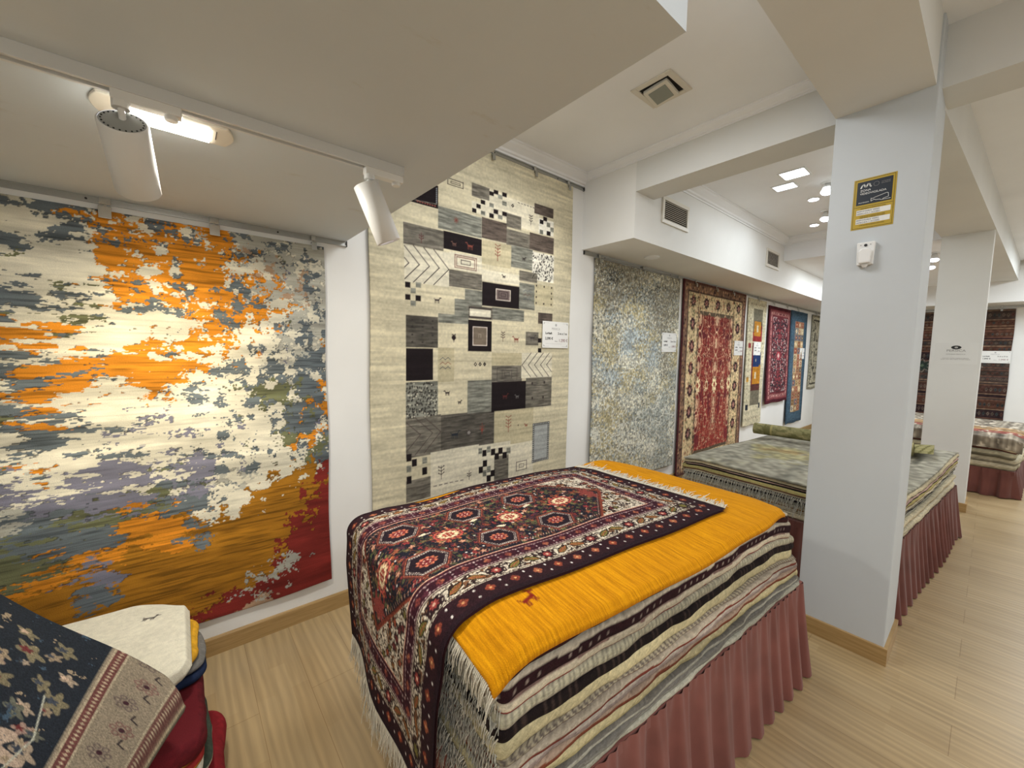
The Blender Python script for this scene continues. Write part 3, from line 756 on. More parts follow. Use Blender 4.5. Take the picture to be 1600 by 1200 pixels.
# cream patchwork rug
GW, GH = 1.695, 2.45
cv = Cv(GW, GH, .0040, '#cdc4a8')
cv.a *= (1 + .05 * fbm(cv.H, cv.W, 90, 3, 3, 3))[..., None]
for t_, v_ in ((0.05, 1.25), (.3, 2.3)): pass
GR=[('#201a1c',0.21,1.984,0.441,2.123),('#6f6a60',0.695,2.128,0.843,2.215),('#d9d2bc',0.696,2.026,0.781,2.098),('#d9d2bc',0.842,2.024,0.996,2.21),('#d9d2bc',0.779,2.018,0.845,2.131),('#d9d2bc',0.993,2.008,1.317,2.195),('#584e47',1.265,2.144,1.466,2.218),('#e4e0d2',1.313,2.007,1.471,2.121),('#7e7e74',0.441,1.866,0.78,2.004),('#6f6a60',0.206,1.73,0.48,1.856),('#201a1c',0.48,1.748,0.782,1.859),('#584e47',0.781,1.873,0.999,2.01),('#6f6a60',0.995,1.99,1.134,2.085),('#6f6a60',0.997,1.86,1.226,1.976),('#584e47',1.222,1.869,1.476,1.995),('#d9d2bc',0.21,1.507,0.522,1.726),('#d9d2bc',0.522,1.629,0.786,1.736),('#bdb394',0.783,1.698,1.044,1.864),('#7e7e74',1.043,1.714,1.258,1.869),('#e4e0d2',1.254,1.647,1.484,1.859),('#6f6a60',0.522,1.515,0.787,1.622),('#7e7e74',0.645,1.389,0.789,1.51),('#d9d2bc',0.786,1.587,1.128,1.662),('#201a1c',0.789,1.413,1.131,1.577),('#6f6a60',1.124,1.626,1.308,1.7),('#7e7e74',1.126,1.416,1.287,1.61),('#bdb394',1.283,1.456,1.487,1.617),('#7e7e74',0.565,1.293,0.677,1.439),('#7e7e74',0.443,1.275,0.677,1.333),('#7e7e74',0.88,1.321,1.178,1.407),('#6f6a60',0.673,1.317,0.884,1.403),('#55514a',0.217,1.112,0.441,1.308),('#201a1c',0.218,0.904,0.405,1.105),('#7e7e74',0.217,0.663,0.441,0.895),('#6f6a60',0.215,0.416,0.464,0.673),('#55514a',0.463,0.385,0.914,0.666),('#55514a',0.551,0.279,0.771,0.437),('#7e7e74',0.672,0.658,0.887,0.889),('#6f6a60',0.882,0.853,1.167,0.993),('#201a1c',0.883,0.65,1.216,0.87),('#6f6a60',1.21,0.655,1.492,0.896),('#d9d2bc',1.161,0.892,1.489,1.087),('#6f6a60',1.2,1.145,1.336,1.248),('#584e47',1.328,1.317,1.484,1.403),('#201a1c',0.673,1.093,0.877,1.307),('#bdb394',0.88,0.99,1.163,1.084),('#bdb394',0.441,0.887,0.564,1.112),('#bdb394',0.91,0.377,1.296,0.656),('#7e7e74',1.292,0.205,1.479,0.524),('#d9d2bc',0.77,0.117,1.067,0.418),('#6f6a60',0.915,0.126,1.057,0.316),('#6f6a60',0.213,0.134,0.386,0.272),('#d9d2bc',0.386,0.114,0.773,0.428),('#d9d2bc',1.051,0.125,1.303,0.39),('#201a1c',0.734,2.061,0.77,2.088),('#201a1c',0.77,2.096,0.807,2.123),('#201a1c',0.699,2.025,0.734,2.052),('#201a1c',0.842,2.171,0.88,2.198),('#201a1c',0.879,2.19,0.918,2.217),('#201a1c',0.953,2.19,0.993,2.218),('#201a1c',0.88,2.057,0.919,2.086),('#201a1c',0.844,2.022,0.882,2.051),('#201a1c',0.956,2.058,0.996,2.087),('#7e7e74',0.916,2.167,0.955,2.194),('#7e7e74',0.954,2.13,0.994,2.158),('#7e7e74',0.771,2.024,0.808,2.052),('#7e7e74',0.843,2.092,0.881,2.12),('#7e7e74',0.919,2.028,0.958,2.056),('#201a1c',1.322,2.079,1.361,2.111),('#201a1c',1.359,2.109,1.398,2.14),('#201a1c',1.398,2.006,1.439,2.039),('#7e7e74',1.396,2.07,1.433,2.103),('#7e7e74',1.436,2.041,1.473,2.074),('#7e7e74',1.324,2.003,1.36,2.036),('#201a1c',0.214,1.473,0.248,1.506),('#201a1c',0.214,1.399,0.248,1.432),('#201a1c',0.283,1.398,0.319,1.432),('#7e7e74',0.285,1.481,0.32,1.512),('#7e7e74',0.25,1.442,0.284,1.473),('#7e7e74',0.249,1.365,0.284,1.397),('#201a1c',0.805,0.333,0.842,0.379),('#201a1c',0.884,0.33,0.923,0.377),('#201a1c',0.953,0.329,0.993,0.377),('#201a1c',0.993,0.29,1.034,0.338),('#201a1c',0.919,0.293,0.959,0.34),('#201a1c',0.81,0.255,0.848,0.302),('#201a1c',0.774,0.213,0.811,0.26),('#201a1c',0.883,0.17,0.922,0.218),('#201a1c',0.846,0.137,0.884,0.185),('#7e7e74',0.77,0.356,0.802,0.399),('#7e7e74',0.846,0.356,0.879,0.401),('#7e7e74',0.811,0.183,0.844,0.229),('#7e7e74',1.032,0.321,1.069,0.368),('#7e7e74',0.848,0.207,0.882,0.253),('#201a1c',0.217,0.397,0.251,0.443),('#201a1c',0.253,0.359,0.287,0.405),('#201a1c',0.325,0.291,0.36,0.339),('#201a1c',0.217,0.253,0.25,0.3),('#7e7e74',0.327,0.363,0.36,0.404),('#7e7e74',0.217,0.328,0.248,0.369),('#201a1c',1.331,1.168,1.368,1.202),('#201a1c',1.333,1.09,1.37,1.124)]
for c, a, b, d, e_ in GR:
    pre = cv.a.copy() if 0 else None
    cv.rect(a, b, d, e_, c)
gm_ = (cv.a.max(2) < .56) & (cv.a.max(2) > .25); cv.a[gm_] *= (1 + .20 * fbm(cv.H, cv.W, cv.H / 2.2, 26, 2, 15))[gm_][:, None]
def conc(x0, y0, x1, y1, n, col, w=.004, st=.02):
    for i in range(n):
        s = i * st
        if x1 - x0 > 2 * s + .01 and y1 - y0 > 2 * s + .005: cv.frame(x0 + s, y0 + s * .8, x1 - s, y1 - s * .8, w, col)
K = '#2a2224'
conc(.507, 2.152, .627, 2.193, 1, K); conc(.53, 2.166, .604, 2.179, 1, K, .003)
conc(.563, 1.639, .739, 1.725, 2, '#6b4038', .0045, .014); conc(.612, 1.668, .690, 1.697, 1, K, .004)
cv.rect(.909, 1.461, 1.044, 1.543, '#d8cdc0'); cv.rect(.916, 1.467, 1.037, 1.537, '#6d5f5c'); conc(.935, 1.477, 1.018, 1.527, 1, K); conc(.955, 1.49, .998, 1.514, 1, K, .003)
cv.rect(.685, 1.327, .867, 1.388, '#e2dcc6')
for i in range(16):
    x = .685 + i * .0121; cv.dia(x, 1.389, .007, .009, K); cv.dia(x, 1.327, .007, .009, K)
cv.rect(.711, 1.131, .838, 1.264, '#ddd0c6'); cv.rect(.717, 1.137, .832, 1.258, '#75695c'); cv.rect(.760, 1.185, .785, 1.215, '#93887a'); cv.rect(.766, 1.185, .779, 1.208, '#75695c')
# chevrons
for i in range(5):
    t0 = .240 + .07 * i
    pts = [(t0 - min(.11, t0 - .212), 1.62 + min(.11, t0 - .212)), (t0, 1.62), (t0 - min(.11, t0 - .212), 1.62 - min(.11, t0 - .212))]
    cv.line(pts, .0045, K)
for x in (.27, .34, .41, .48): pass
for i, t0 in enumerate((.464, .402, .314)):
    d = min(.125, t0 - .217); cv.line([(t0 - d, .557 + d * .9), (t0, .557), (t0 - d, .557 - d)], .004, '#4b423e')
for i in range(5):
    t0 = 1.166 + .066 * i; d = min(.094, 1.487 - t0); cv.line([(t0 + d, .992 + d), (t0, .992), (t0 + d, .992 - d)], .0045, K)
conc(.930, .875, 1.12, .975, 1, '#4e4845', .004); conc(.976, .894, 1.07, .958, 1, '#4e4845', .004); conc(1.0, .912, 1.046, .94, 1, '#4e4845', .004)
# speckles
rnd = random.Random(3)
for (x0, y0, x1, y1, n) in ((1.258, 1.652, 1.48, 1.855, 150), (.22, .667, .438, .892, 170)):
    for i in range(n):
        x, y = rnd.uniform(x0, x1), rnd.uniform(y0, y1); cv.dia(x, y, .005, .008, '#33302e')
for i in range(40): cv.dia(rnd.uniform(.22, .438), rnd.uniform(.667, .892), .006, .006, '#c9c4b0')
for x in (1.303, 1.385, 1.466):
    for y in (1.474, 1.52, 1.562, 1.607):
        if x in (1.303, 1.466) or y in (1.474, 1.607): cv.ell(x, y, .006, .008, K)
for x, y in ((1.277, .848), (1.41, .85), (1.281, .73), (1.4, .729)): cv.rect(x - .008, y - .01, x + .008, y + .01, '#3c3633')
for x in (.26, .33, .402):
    for y in (1.144, 1.19, 1.24, 1.28): cv.rect(x - .006, y - .005, x + .006, y + .005, '#3b3734')
x0, y0, x1, y1 = 1.292, .205, 1.479, .524
cv.frame(x0, y0, x1, y1, .018, '#5a5a5a')
for i in range(18):
    for xx in (x0 + .009, x1 - .009): cv.dia(xx, y0 + .01 + i * .0175, .005, .006, '#c2c4c0')
for i in range(10):
    for yy in (y0 + .009, y1 - .009): cv.dia(x0 + .012 + i * .018, yy, .005, .005, '#c2c4c0')
cv.rect(x0 + .02, y0 + .02, x1 - .02, y1 - .02, '#a3a6a4')
conc(1.127, .17, 1.235, .243, 1, K); conc(1.156, .192, 1.205, .222, 1, K, .003)
cv.line([(1.098, 2.182), (1.114, 2.182)], .004, K)
for i in range(6): cv.line([(1.10 + i * .030, 2.182), (1.114 + i * .030, 2.18)], .004, K)
for i in range(6): cv.line([(.41 + i * .042, .196 - i * .001), (.432 + i * .042, .195 - i * .001)], .004, K)
cv.line([(.43, 2.11), (.43, 2.01), (.28, 2.0)], .003, '#a79f90')
for i in range(8): cv.dia(.30 + i * .017, 1.997, .008, .006, '#8a5248'); cv.dia(.43, 2.02 + i * .012, .005, .006, '#8a8f98')
# little trees, animals, waves
def tree(x, y, s, c, n=3):
    cv.line([(x, y - s), (x, y + s)], .004, c)
    for i in range(n):
        yy = y - s * .3 + i * s * .5; d = s * .45
        cv.line([(x - d, yy + d * .6), (x, yy), (x + d, yy + d * .6)], .0038, c)
        cv.dia(x - d, yy + d * .6, .004, .005, c); cv.dia(x + d, yy + d * .6, .004, .005, c)
def beast(x, y, s, c, f=1):
    cv.rect(x - s, y - s * .2, x + s, y + s * .45, c)
    for dx in (-.9, -.4, .4, .9): cv.line([(x + dx * s, y), (x + dx * s, y - s)], .0035, c)
    cv.line([(x + f * s * .9, y + s * .3), (x + f * s * 1.4, y + s * 1.1), (x + f * s * 1.9, y + s)], .005, c)
    cv.line([(x - f * s, y + s * .3), (x - f * s * 1.3, y + s * .8)], .003, c)
def star(x, y, s, c):
    for k in range(4): cv.line([(x - s * math.cos(k * PI / 4), y - s * math.sin(k * PI / 4)), (x + s * math.cos(k * PI / 4), y + s * math.sin(k * PI / 4))], .004, c)
def waves(x, y, c1, c2):
    for i, c in enumerate((c1, c2, c1)):
        yy = y + (1 - i) * .03; cv.line([(x - .04, yy), (x - .02, yy + .014), (x, yy), (x + .02, yy + .014), (x + .04, yy)], .0035, c)
RD = '#80463c'
star(.573, 1.942, .018, RD); tree(.325, 1.785, .03, '#5d3b3a', 2); beast(.56, 1.789, .012, '#77564e', -1); beast(.685, 1.795, .02, RD, -1)
tree(.921, 1.783, .045, '#7d3b33', 4); beast(1.166, 1.788, .012, K); beast(.98, 1.635, .01, K, -1); waves(1.209, 1.518, '#5c6068', '#6d5550'); beast(.434, 1.414, .016, '#3c3536')
cv.dia(1.049, 2.147, .014, .014, K); cv.dia(1.049, 2.147, .005, .005, '#d9d2bc'); tree(1.231, 2.085, .035, K, 3)
tree(.56, 1.177, .025, K, 3); cv.dia(.56, 1.18, .018, .022, K); waves(.497, 1.004, '#4d5158', '#7d4a40')
for i, x in enumerate((.737, .777, .817)): cv.dia(x, 1.002, .014, .016, K); cv.dia(x, 1.002, .007 - .002 * i, .008 - .002 * i, '#cfc6ab')
beast(.513, .812, .014, K, -1); beast(.608, .744, .010, K); tree(.98, 1.202, .035, '#4a3a38', 3); beast(1.105, 1.185, .020, RD, -1)
beast(1.008, .76, .018, '#5b2d2c'); beast(1.125, .753, .013, '#6d6866', -1); tree(1.045, .537, .05, '#8a4a3e', 4); beast(1.221, .522, .010, '#8a4a3e', -1); cv.dia(1.14, .53, .006, .006, K)
beast(.572, .52, .024, '#2b3038'); star(.687, .523, .022, '#3b2f30'); cv.ell(.687, .523, .012, .012, '#8e8a86', 6, .3); tree(.8, .54, .04, RD, 2); cv.dia(.8, .53, .012, .022, RD)
tree(.468, .277, .045, K, 3); tree(.692, .215, .032, K, 2); beast(1.27, 1.2, .022, '#4d4846')
cv.fab(.03, .07, True, 12)
hang('patchwork_rug', 'tall cream patchwork rug with black and grey squares hanging behind the yellow rug', 'rug', cv, .857, .40, seed=2, sag=.003)

# silver and gold abstract rug
cv = Cv(1.50, 2.11, .0055, '#a9aba2'); H, Wd = cv.H, cv.W
rows = """TTTTTTT
TKTTKTT
TTTKTTg
YTYYTTT
WbWYTTW
WYbbYTW
YYbYbTY
bYWWbTY
WbYYWTg
YWYgWYg
WYWWYgW
YYYgggY
WYWgggg
YYWWggW
WYYgWgg
gWYYggW
WgWWWgg""".split()[::-1]
keys = dict(T='#8f8979', W='#d0ccba', Y='#b3a884', g='#a0a39b', b='#a3abab', K='#5a5a55')
ms = []
for i, (k_, c) in enumerate(keys.items()):
    m = smap([[1.0 if ch == k_ else 0.0 for ch in r] for r in rows], H, Wd)
    ms.append(m * .8 + .95 * fbm(H, Wd, 150, 110, 2, 140 + i, .9) + .25 * fbm(H, Wd, 6, 5, 3, 170 + i) + (-.25 if k_ == 'K' else .12 if k_ == 'W' else 0))
layers(cv, list(keys.values()), ms); cv.fab(.16, .05, True, 40)
g = np.linspace(0, 1, H)[:, None]; v_ = fbm(H, Wd, 5, 4, 5, 77, .6); ln = np.abs(v_) < .035
cv.a[ln & (g < .4)] = hx('#d6d4c6')
hang('silver_gold_rug', 'silver grey and gold mottled abstract rug, nearest under the duct box', 'rug', cv, 2.86, .22, seed=3, sag=.003, lean=.02)

# red Persian rug
def sym(a): h = a.shape[1] // 2; b = a.copy(); b[:, -h:] = a[:, :h][:, ::-1]; return b
cv = Cv(1.79, 2.31, .0065, '#5f4038'); w, h = cv.w, cv.h
cv.rect(.03, .03, w - .03, h - .03, '#7d6150'); cv.rect(.11, .11, w - .11, h - .11, '#4b3a34'); cv.rect(.13, .05, w - .13, h - .13, '#d0b88f'); 
cv.rect(.37, .22, w - .37, h - .33, '#5d5141'); cv.rect(.42, .26, w - .42, h - .38, '#82352e')
rnd = random.Random(8)
fx0, fy0, fx1, fy1 = .42, .26, w - .42, h - .38
sub = cv._box(fx0, fy0, fx1, fy1)[0]; hh, ww = sub.shape[:2]
n = sym(fbm(hh, ww, 40, 30, 2, 31)); sub[np.abs(n) < .07] = hx('#b98a70')
n = sym(fbm(hh, ww, 12, 9, 3, 32)); sub[np.abs(n) < .035] = hx('#caa585')
n = sym(fbm(hh, ww, 20, 14, 2, 33)); sub[n > .55] = hx('#6a2a2c')
cxs = [w / 2 + i * (fx1 - fx0) / 4.2 for i in (-2, -1, 0, 1, 2)]
for i, cx in enumerate(cxs):
    big = i % 2 == 0
    for cy in (.62, .84, 1.30, 1.60, 1.88):
        cv.ell(cx, cy, .07 if big else .04, .15 if big else .09, '#d9b792', ring=.008)
        cv.ell(cx, cy, .035, .07, '#caa585' if big else '#7d2f2c', 8, .15)
    cy = 1.07
    cv.ell(cx, cy, .062 if big else .04, .095 if big else .06, '#e3cfa4', 8, .22); cv.ell(cx, cy, .026, .035, '#8c4536', 6, .2)
for k_ in range(5):
    x = .25 + k_ * (w - .5) / 4
    for y in (.13, h - .23): cv.ell(x, y, .062, .062, '#3b2529', 9, .12); cv.ell(x, y, .032, .032, '#a5766a', 6, .2); cv.ell(x, y, .012, .012, '#33272a')
for k_ in range(1, 7):
    y = .23 + k_ * (h - .46) / 7
    for x in (.25, w - .25): cv.ell(x, y, .062, .075, '#3b2529', 9, .12); cv.ell(x, y, .03, .036, '#a5766a', 6, .2)
for i in range(700):
    s = rnd.random(); x, y = (rnd.uniform(.14, w - .14), rnd.choice((rnd.uniform(.06, .21), rnd.uniform(h - .32, h - .14)))) if s < .5 else (rnd.choice((rnd.uniform(.14, .36), rnd.uniform(w - .36, w - .14))), rnd.uniform(.14, h - .14))
    cv.ell(x, y, .009, .012, rnd.choice(('#6a5a40', '#9a5a44', '#55603f', '#7d6f57')), 4, .4)
for i in range(420):
    x, y = rnd.choice((rnd.uniform(.03, .11), rnd.uniform(w - .11, w - .03), rnd.uniform(.37, .42), rnd.uniform(w - .42, w - .37))), rnd.uniform(.05, h - .05); cv.ell(x, y, .012, .014, rnd.choice(('#b48a6a', '#3e2b2b', '#8a6a4c')), 4, .3)
for i in range(200):
    x, y = rnd.uniform(.05, w - .05), rnd.choice((rnd.uniform(.04, .11), rnd.uniform(h - .11, h - .04))); cv.ell(x, y, .012, .014, rnd.choice(('#b48a6a', '#3e2b2b', '#8a6a4c')), 4, .3)
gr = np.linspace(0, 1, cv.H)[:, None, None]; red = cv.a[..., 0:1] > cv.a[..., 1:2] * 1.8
cv.a[:] = np.where(red, cv.a * (1.18 - .32 * gr) , cv.a)  # red brightens downwards: stronger light below is painted into the colour
cv.rect(0, 0, .03, h, '#4a1f24'); cv.rect(w - .03, 0, w, h, '#5a2c2c'); cv.fab(.1, .04, True, 50)
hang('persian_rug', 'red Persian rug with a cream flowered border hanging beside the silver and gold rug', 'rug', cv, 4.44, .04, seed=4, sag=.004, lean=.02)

# runner with coloured squares
cv = Cv(.68, 1.88, .006, '#c9c0a4'); w = cv.w
cv.rect(.20, .30, .56, 1.58, '#5f5648')
for y0, y1, c in ((.30, .52, '#76705f'), (.52, .84, '#5b3430'), (.62, .90, '#b57b28'), (.92, 1.10, '#23355c'), (1.10, 1.26, '#c8c0a0'), (1.26, 1.42, '#8e3030'), (1.42, 1.50, '#7a2e2e')):
    cv.rect(.20, y0, .56, y1, c)
cv.rect(.24, .62, .50, .90, '#b57b28'); cv.rect(.24, 1.34, .50, 1.56, '#b98030'); cv.rect(.20, 1.40, .24, 1.7, '#6e675a'); cv.rect(.20, 1.56, .56, 1.74, '#75705f')
cv.rect(.22, .88, .50, 1.08, '#20345f'); cv.rect(.24, 1.08, .52, 1.24, '#c9c19f'); cv.rect(.20, .60, .26, 1.24, '#6b2c2c')
cv.rect(.34, .70, .42, .80, '#d2c7a6'); cv.rect(.34, 1.40, .42, 1.50, '#d2c7a6'); cv.rect(.36, .96, .39, 1.0, '#c0b890')
cv.rect(.06, .24, .14, .32, '#262a36'); cv.rect(.56, .24, .62, .32, '#262a36'); cv.rect(.06, 1.16, .14, 1.23, '#8e3838'); cv.rect(.05, .66, .12, .73, '#b5883e')
for i in range(16): cv.rect(.08, .38 + i * .085, .095, .40 + i * .085, '#7d6c58'); cv.rect(.60, .38 + i * .085, .61, .40 + i * .085, '#7d6c58')
for i in range(7): cv.dia(.10 + i * .08, .10, .012, .02, '#7d6c58'); cv.dia(.10 + i * .08, 1.80, .012, .02, '#7d6c58')
cv.fab(.08, .06, True, 61)
hang('runner_rug', 'narrow cream runner with gold, blue and red squares between two red rugs', 'rug', cv, 6.34, .44, seed=5, lean=.02)

# dark red geometric rug
cv = Cv(1.04, 1.56, .006, '#4a1a24'); w, h = cv.w, cv.h
cv.rect(.05, .05, w - .02, h - .05, '#7a3c40'); cv.rect(.09, .08, w - .06, h - .08, '#96605e'); cv.rect(.16, .14, w - .12, h - .14, '#6a2d33'); cv.rect(.19, .17, w - .15, h - .17, '#30242a')
rnd = random.Random(4)
for i in range(60):
    y = .09 + i * (h - .2) / 60
    for x in (.12, w - .09): cv.dia(x, y, .014, .011, rnd.choice(('#d3a49a', '#5e2430')))
for i in range(36):
    x = .12 + i * (w - .22) / 36
    for y in (.11, h - .11): cv.dia(x, y, .012, .012, rnd.choice(('#d3a49a', '#5e2430')))
sub = cv._box(.20, .18, w - .16, h - .18)[0]; hh, ww = sub.shape[:2]
n = sym(fbm(hh, ww, 30, 16, 2, 91)); n = (n + n[::-1]) / 2; sub[n > .22] = hx('#6f3036'); sub[n < -.34] = hx('#b79a98')
for i in range(14):
    for j in range(7):
        x = .24 + j * (w - .42) / 6.6; y = .24 + i * (h - .46) / 13; cv.frame(x - .03, y - .025, x + .03, y + .025, .006, rnd.choice(('#a2565a', '#a2565a', '#c9b2a8'))) if (i + j) % 2 else cv.dia(x, y, .02, .02, '#a04a50')
cv.rect(w / 2 - .06, h / 2 - .08, w / 2 + .08, h / 2 + .06, '#9c3a44'); cv.dia(w / 2 + .01, h / 2 - .01, .05, .05, '#d3b0a8'); cv.fab(.1, .04, True, 63)
hang('geometric_rug', 'smaller dark red geometric rug hanging higher than its neighbours', 'rug', cv, 7.15, .72, seed=6, lean=.03)

# blue panel rug
cv = Cv(.92, 2.02, .006, '#3a4e5e'); w, h = cv.w, cv.h
cv.rect(.06, .05, w - .06, h - .05, '#465c6c'); cv.rect(.24, .20, w - .18, h - .18, '#a58a68')
rnd = random.Random(9)
for i in range(14):
    for j in range(3):
        x0 = .25 + j * .165; y0 = .21 + i * .117; c = rnd.choice(('#c7a780', '#a2705a', '#8c6a4c', '#c9b99a', '#6a6f78', '#96604e', '#bfa27a'))
        cv.rect(x0, y0, x0 + .152, y0 + .106, c); cv.ell(x0 + .076, y0 + .053, .04, .035, rnd.choice(('#8f4a38', '#d8c8a4', '#4e5a66', '#6b5436')), 6, .3); cv.ell(x0 + .076, y0 + .053, .014, .014, '#d9c7a2')
cv.fab(.1, .05, True, 64)
hang('panel_rug', 'blue bordered rug with small beige picture panels near the far end of the wall', 'rug', cv, 8.25, .27, seed=7, lean=.02)

# last rug on the wall
cv = Cv(.80, 1.46, .008, '#8b8674'); w, h = cv.w, cv.h
cv.rect(.04, .04, w - .04, h - .04, '#c2bca6'); cv.rect(.09, .09, w - .09, h - .09, '#4c4a42'); cv.rect(.12, .12, w - .12, h - .12, '#b5ae98')
n = sym(fbm(cv.H, cv.W, 24, 16, 3, 95)); mk_ = np.zeros((cv.H, cv.W), bool); mk_[15:-15, 15:-15] = True; cv.a[mk_ & (n > .25)] = hx('#5d5a50')
for i in range(22): cv.dia(.065, .08 + i * .062, .016, .022, '#55524a')
cv.fab(.1, .04, True, 66)
hang('pale_rug', 'pale grey rug with a dark scalloped border, last on the wall beside the near pillar', 'rug', cv, 9.50, .84, seed=8)

# kilim on the end wall
cv = Cv(1.90, 1.95, .008, '#4a2e28'); w, h = cv.w, cv.h
rnd = random.Random(12); y = 0
while y < h:
    t_ = rnd.choice((.03, .05, .09, .14)); c = rnd.choice(('#332426', '#45302b', '#40342f', '#50362c', '#2e2224', '#463a36'))
    cv.rect(0, y, w, y + t_, c)
    if t_ > .08:
        for i in range(40):
            x = .05 + i * .048; cv.dia(x, y + t_ / 2, .018, t_ * .26, rnd.choice(('#675a50', '#5a3a30', '#384040', '#62564a'))); cv.dia(x, y + t_ / 2, .007, t_ * .1, '#2a2022')
    y += t_; cv.rect(0, y, w, y + .012, rnd.choice(('#7d604a', '#8f7860', '#6a4a3c'))); y += .012
for x in (w - .42, w - 1.0, w - 1.6): cv.ell(x, 1.0, .09, .075, '#2c3630', 8, .25); cv.ell(x, 1.0, .11, .10, '#98938a', 8, .25, ring=.008); cv.dia(x, 1.0, .03, .03, '#54604f')
cv.fab(.12, .06, True, 67)
hang('striped_kilim', 'dark brown striped kilim hanging on the end wall behind the second pillar', 'rug', cv, .78, .36, y=10.385, seed=9, mat='flat', axis='y')
# ------------------------------------------------------------------ stacked rugs
def sm(x): x = np.clip(x, 0, 1); return x * x * (3 - 2 * x)
def rrect(x0, y0, x1, y1, r=.03, n=5):
    pts = []
    for cx, cy, a0 in ((x1 - r, y0 + r, -90), (x1 - r, y1 - r, 0), (x0 + r, y1 - r, 90), (x0 + r, y0 + r, 180)):
        for k in range(n + 1):
            a = math.radians(a0 + 90 * k / n); pts.append((cx + r * math.cos(a), cy + r * math.sin(a)))
    return pts
def resample(pts, ds):
    P = np.array(pts + [pts[0]], float); L = np.r_[0, np.cumsum(np.hypot(*np.diff(P, axis=0).T))]
    n = max(16, int(L[-1] / ds)); s = np.linspace(0, L[-1], n, endpoint=False)
    x = np.interp(s, L, P[:, 0]); y = np.interp(s, L, P[:, 1])
    tx = np.roll(x, -1) - np.roll(x, 1); ty = np.roll(y, -1) - np.roll(y, 1); l = np.hypot(tx, ty) + 1e-9
    return s, x, y, ty / l, -tx / l
def wob(seed, s, amp, lam=.25):
    r = np.random.RandomState(seed); o = 0
    for k in range(4): o = o + math.pow(.7, k) * np.sin(2 * PI * s / (lam / (1 + .8 * k)) + r.rand() * 6.28)
    return amp * o / 2
def bands(spec, s, T, seed):
    """spec: (t0, t1, colour, pattern, colour2) bands through the thickness"""
    n, K = len(s), len(T); C = np.zeros((K, n, 3)); S = s[None, :] + 0 * T[:, None]; TT = T[:, None] + 0 * S
    rr = np.random.RandomState(seed)
    wv = .04 * np.sin(S * 11 + seed) + .03 * np.sin(S * 27 + seed * 2)
    for b in spec:
        t0, t1, c = b[:3]; pat = b[3] if len(b) > 3 else None; c2 = hx(b[4]) if len(b) > 4 else None
        m = (TT + wv * (.3 if 70 <= seed < 90 else 1) * (t0 > 0) >= t0) & (TT + wv * (.3 if 70 <= seed < 90 else 1) * (t1 < 1) <= t1 + 1e-6)
        C[m] = hx(c)
        if pat == 'dots': C[m & (np.sin(S * 2 * PI / .034) > .90) & (np.abs(TT - (t0 + t1) / 2) < .12)] = c2
        if pat == 'ladder': C[m & (np.sin(S * 2 * PI / .017) > .25)] = c2
        if pat == 'twill': C[m & (np.sin(S * 2 * PI / .021 + TT * 5) > .1)] = c2
        if pat == 'patch': C[m & (np.sin(S * 9 + seed) + np.sin(S * 23 + 1) > .6)] = c2
        if pat == 'tuft': C[m & (np.sin(S * 410) * np.sin(S * 173) > .5)] = c2
    C *= (1 + .06 * rr.randn(K, n) + .08 * np.sin(S * 5 + seed))[..., None]
    return C
def slab(name, label, cat, outline, z0, z1, spec, seed, sag=None, ds=.008, K=8, bulge=.006, edge=.006, wz=(0, 0), group=None, fr=None, top=None, mat='coarse', groupn=None, dome=0.0):
    t, rz, loc = fr
    s, x, y, nx, ny = resample(outline, ds); n = len(s)
    T = np.linspace(0, 1, K)
    off = bulge * np.sin(PI * T)[:, None] ** .6 + wob(seed, s, edge, .5)[None, :] + wob(seed + 9, s, edge * .25, .17)[None, :]
    X = x + nx * off; Yy = y + ny * off
    sg = sag(X, Yy) if sag else 0
    zb = z0 + wz[0] * wob(seed, s, 1, .6); zt = z1 + wz[1] * wob(seed + 1, s, 1, .6)
    Z = zb[None, :] * (1 - T[:, None]) + zt[None, :] * T[:, None] + sg
    C = bands(spec, s, T, seed)
    V = [np.stack([X, Yy, Z], -1).reshape(-1, 3)]; Cs = [C.reshape(-1, 3)]
    cx, cy = x.mean(), y.mean(); rows = K
    tc = hx(top) if top is not None and not callable(top) else None
    for f in (.985, .95, .8, .55, .25, .002):
        xx = cx + (X[-1] - cx) * f; yy = cy + (Yy[-1] - cy) * f
        zz = (sag(xx, yy) if sag else 0) + zt * f + (z1 * (1 - f)) + dome * (1 - f ** 2)
        V.append(np.stack([xx, yy, zz], -1)); c = C[-1] * 0 + (tc if tc is not None else C[-1]); Cs.append(c); rows += 1
    xx = cx + (X[0] - cx) * .97; yy = cy + (Yy[0] - cy) * .97
    V.insert(0, np.stack([xx, yy, Z[0]], -1)); Cs.insert(0, C[0]); rows += 1
    V = np.concatenate(V); Cs = np.concatenate(Cs)
    i = np.arange(rows - 1)[:, None] * n; j = np.arange(n)[None, :]; j1 = (j + 1) % n
    Q = np.stack([i + j, i + j1, i + n + j1, i + n + j], -1).reshape(-1, 4)
    o = np_mesh(name, V, Q, Cs, M[mat], t, True)
    if t is None: o.location = loc; o.rotation_euler = (0, 0, rz)
    if label: tag(o, label, cat, group)
    return o

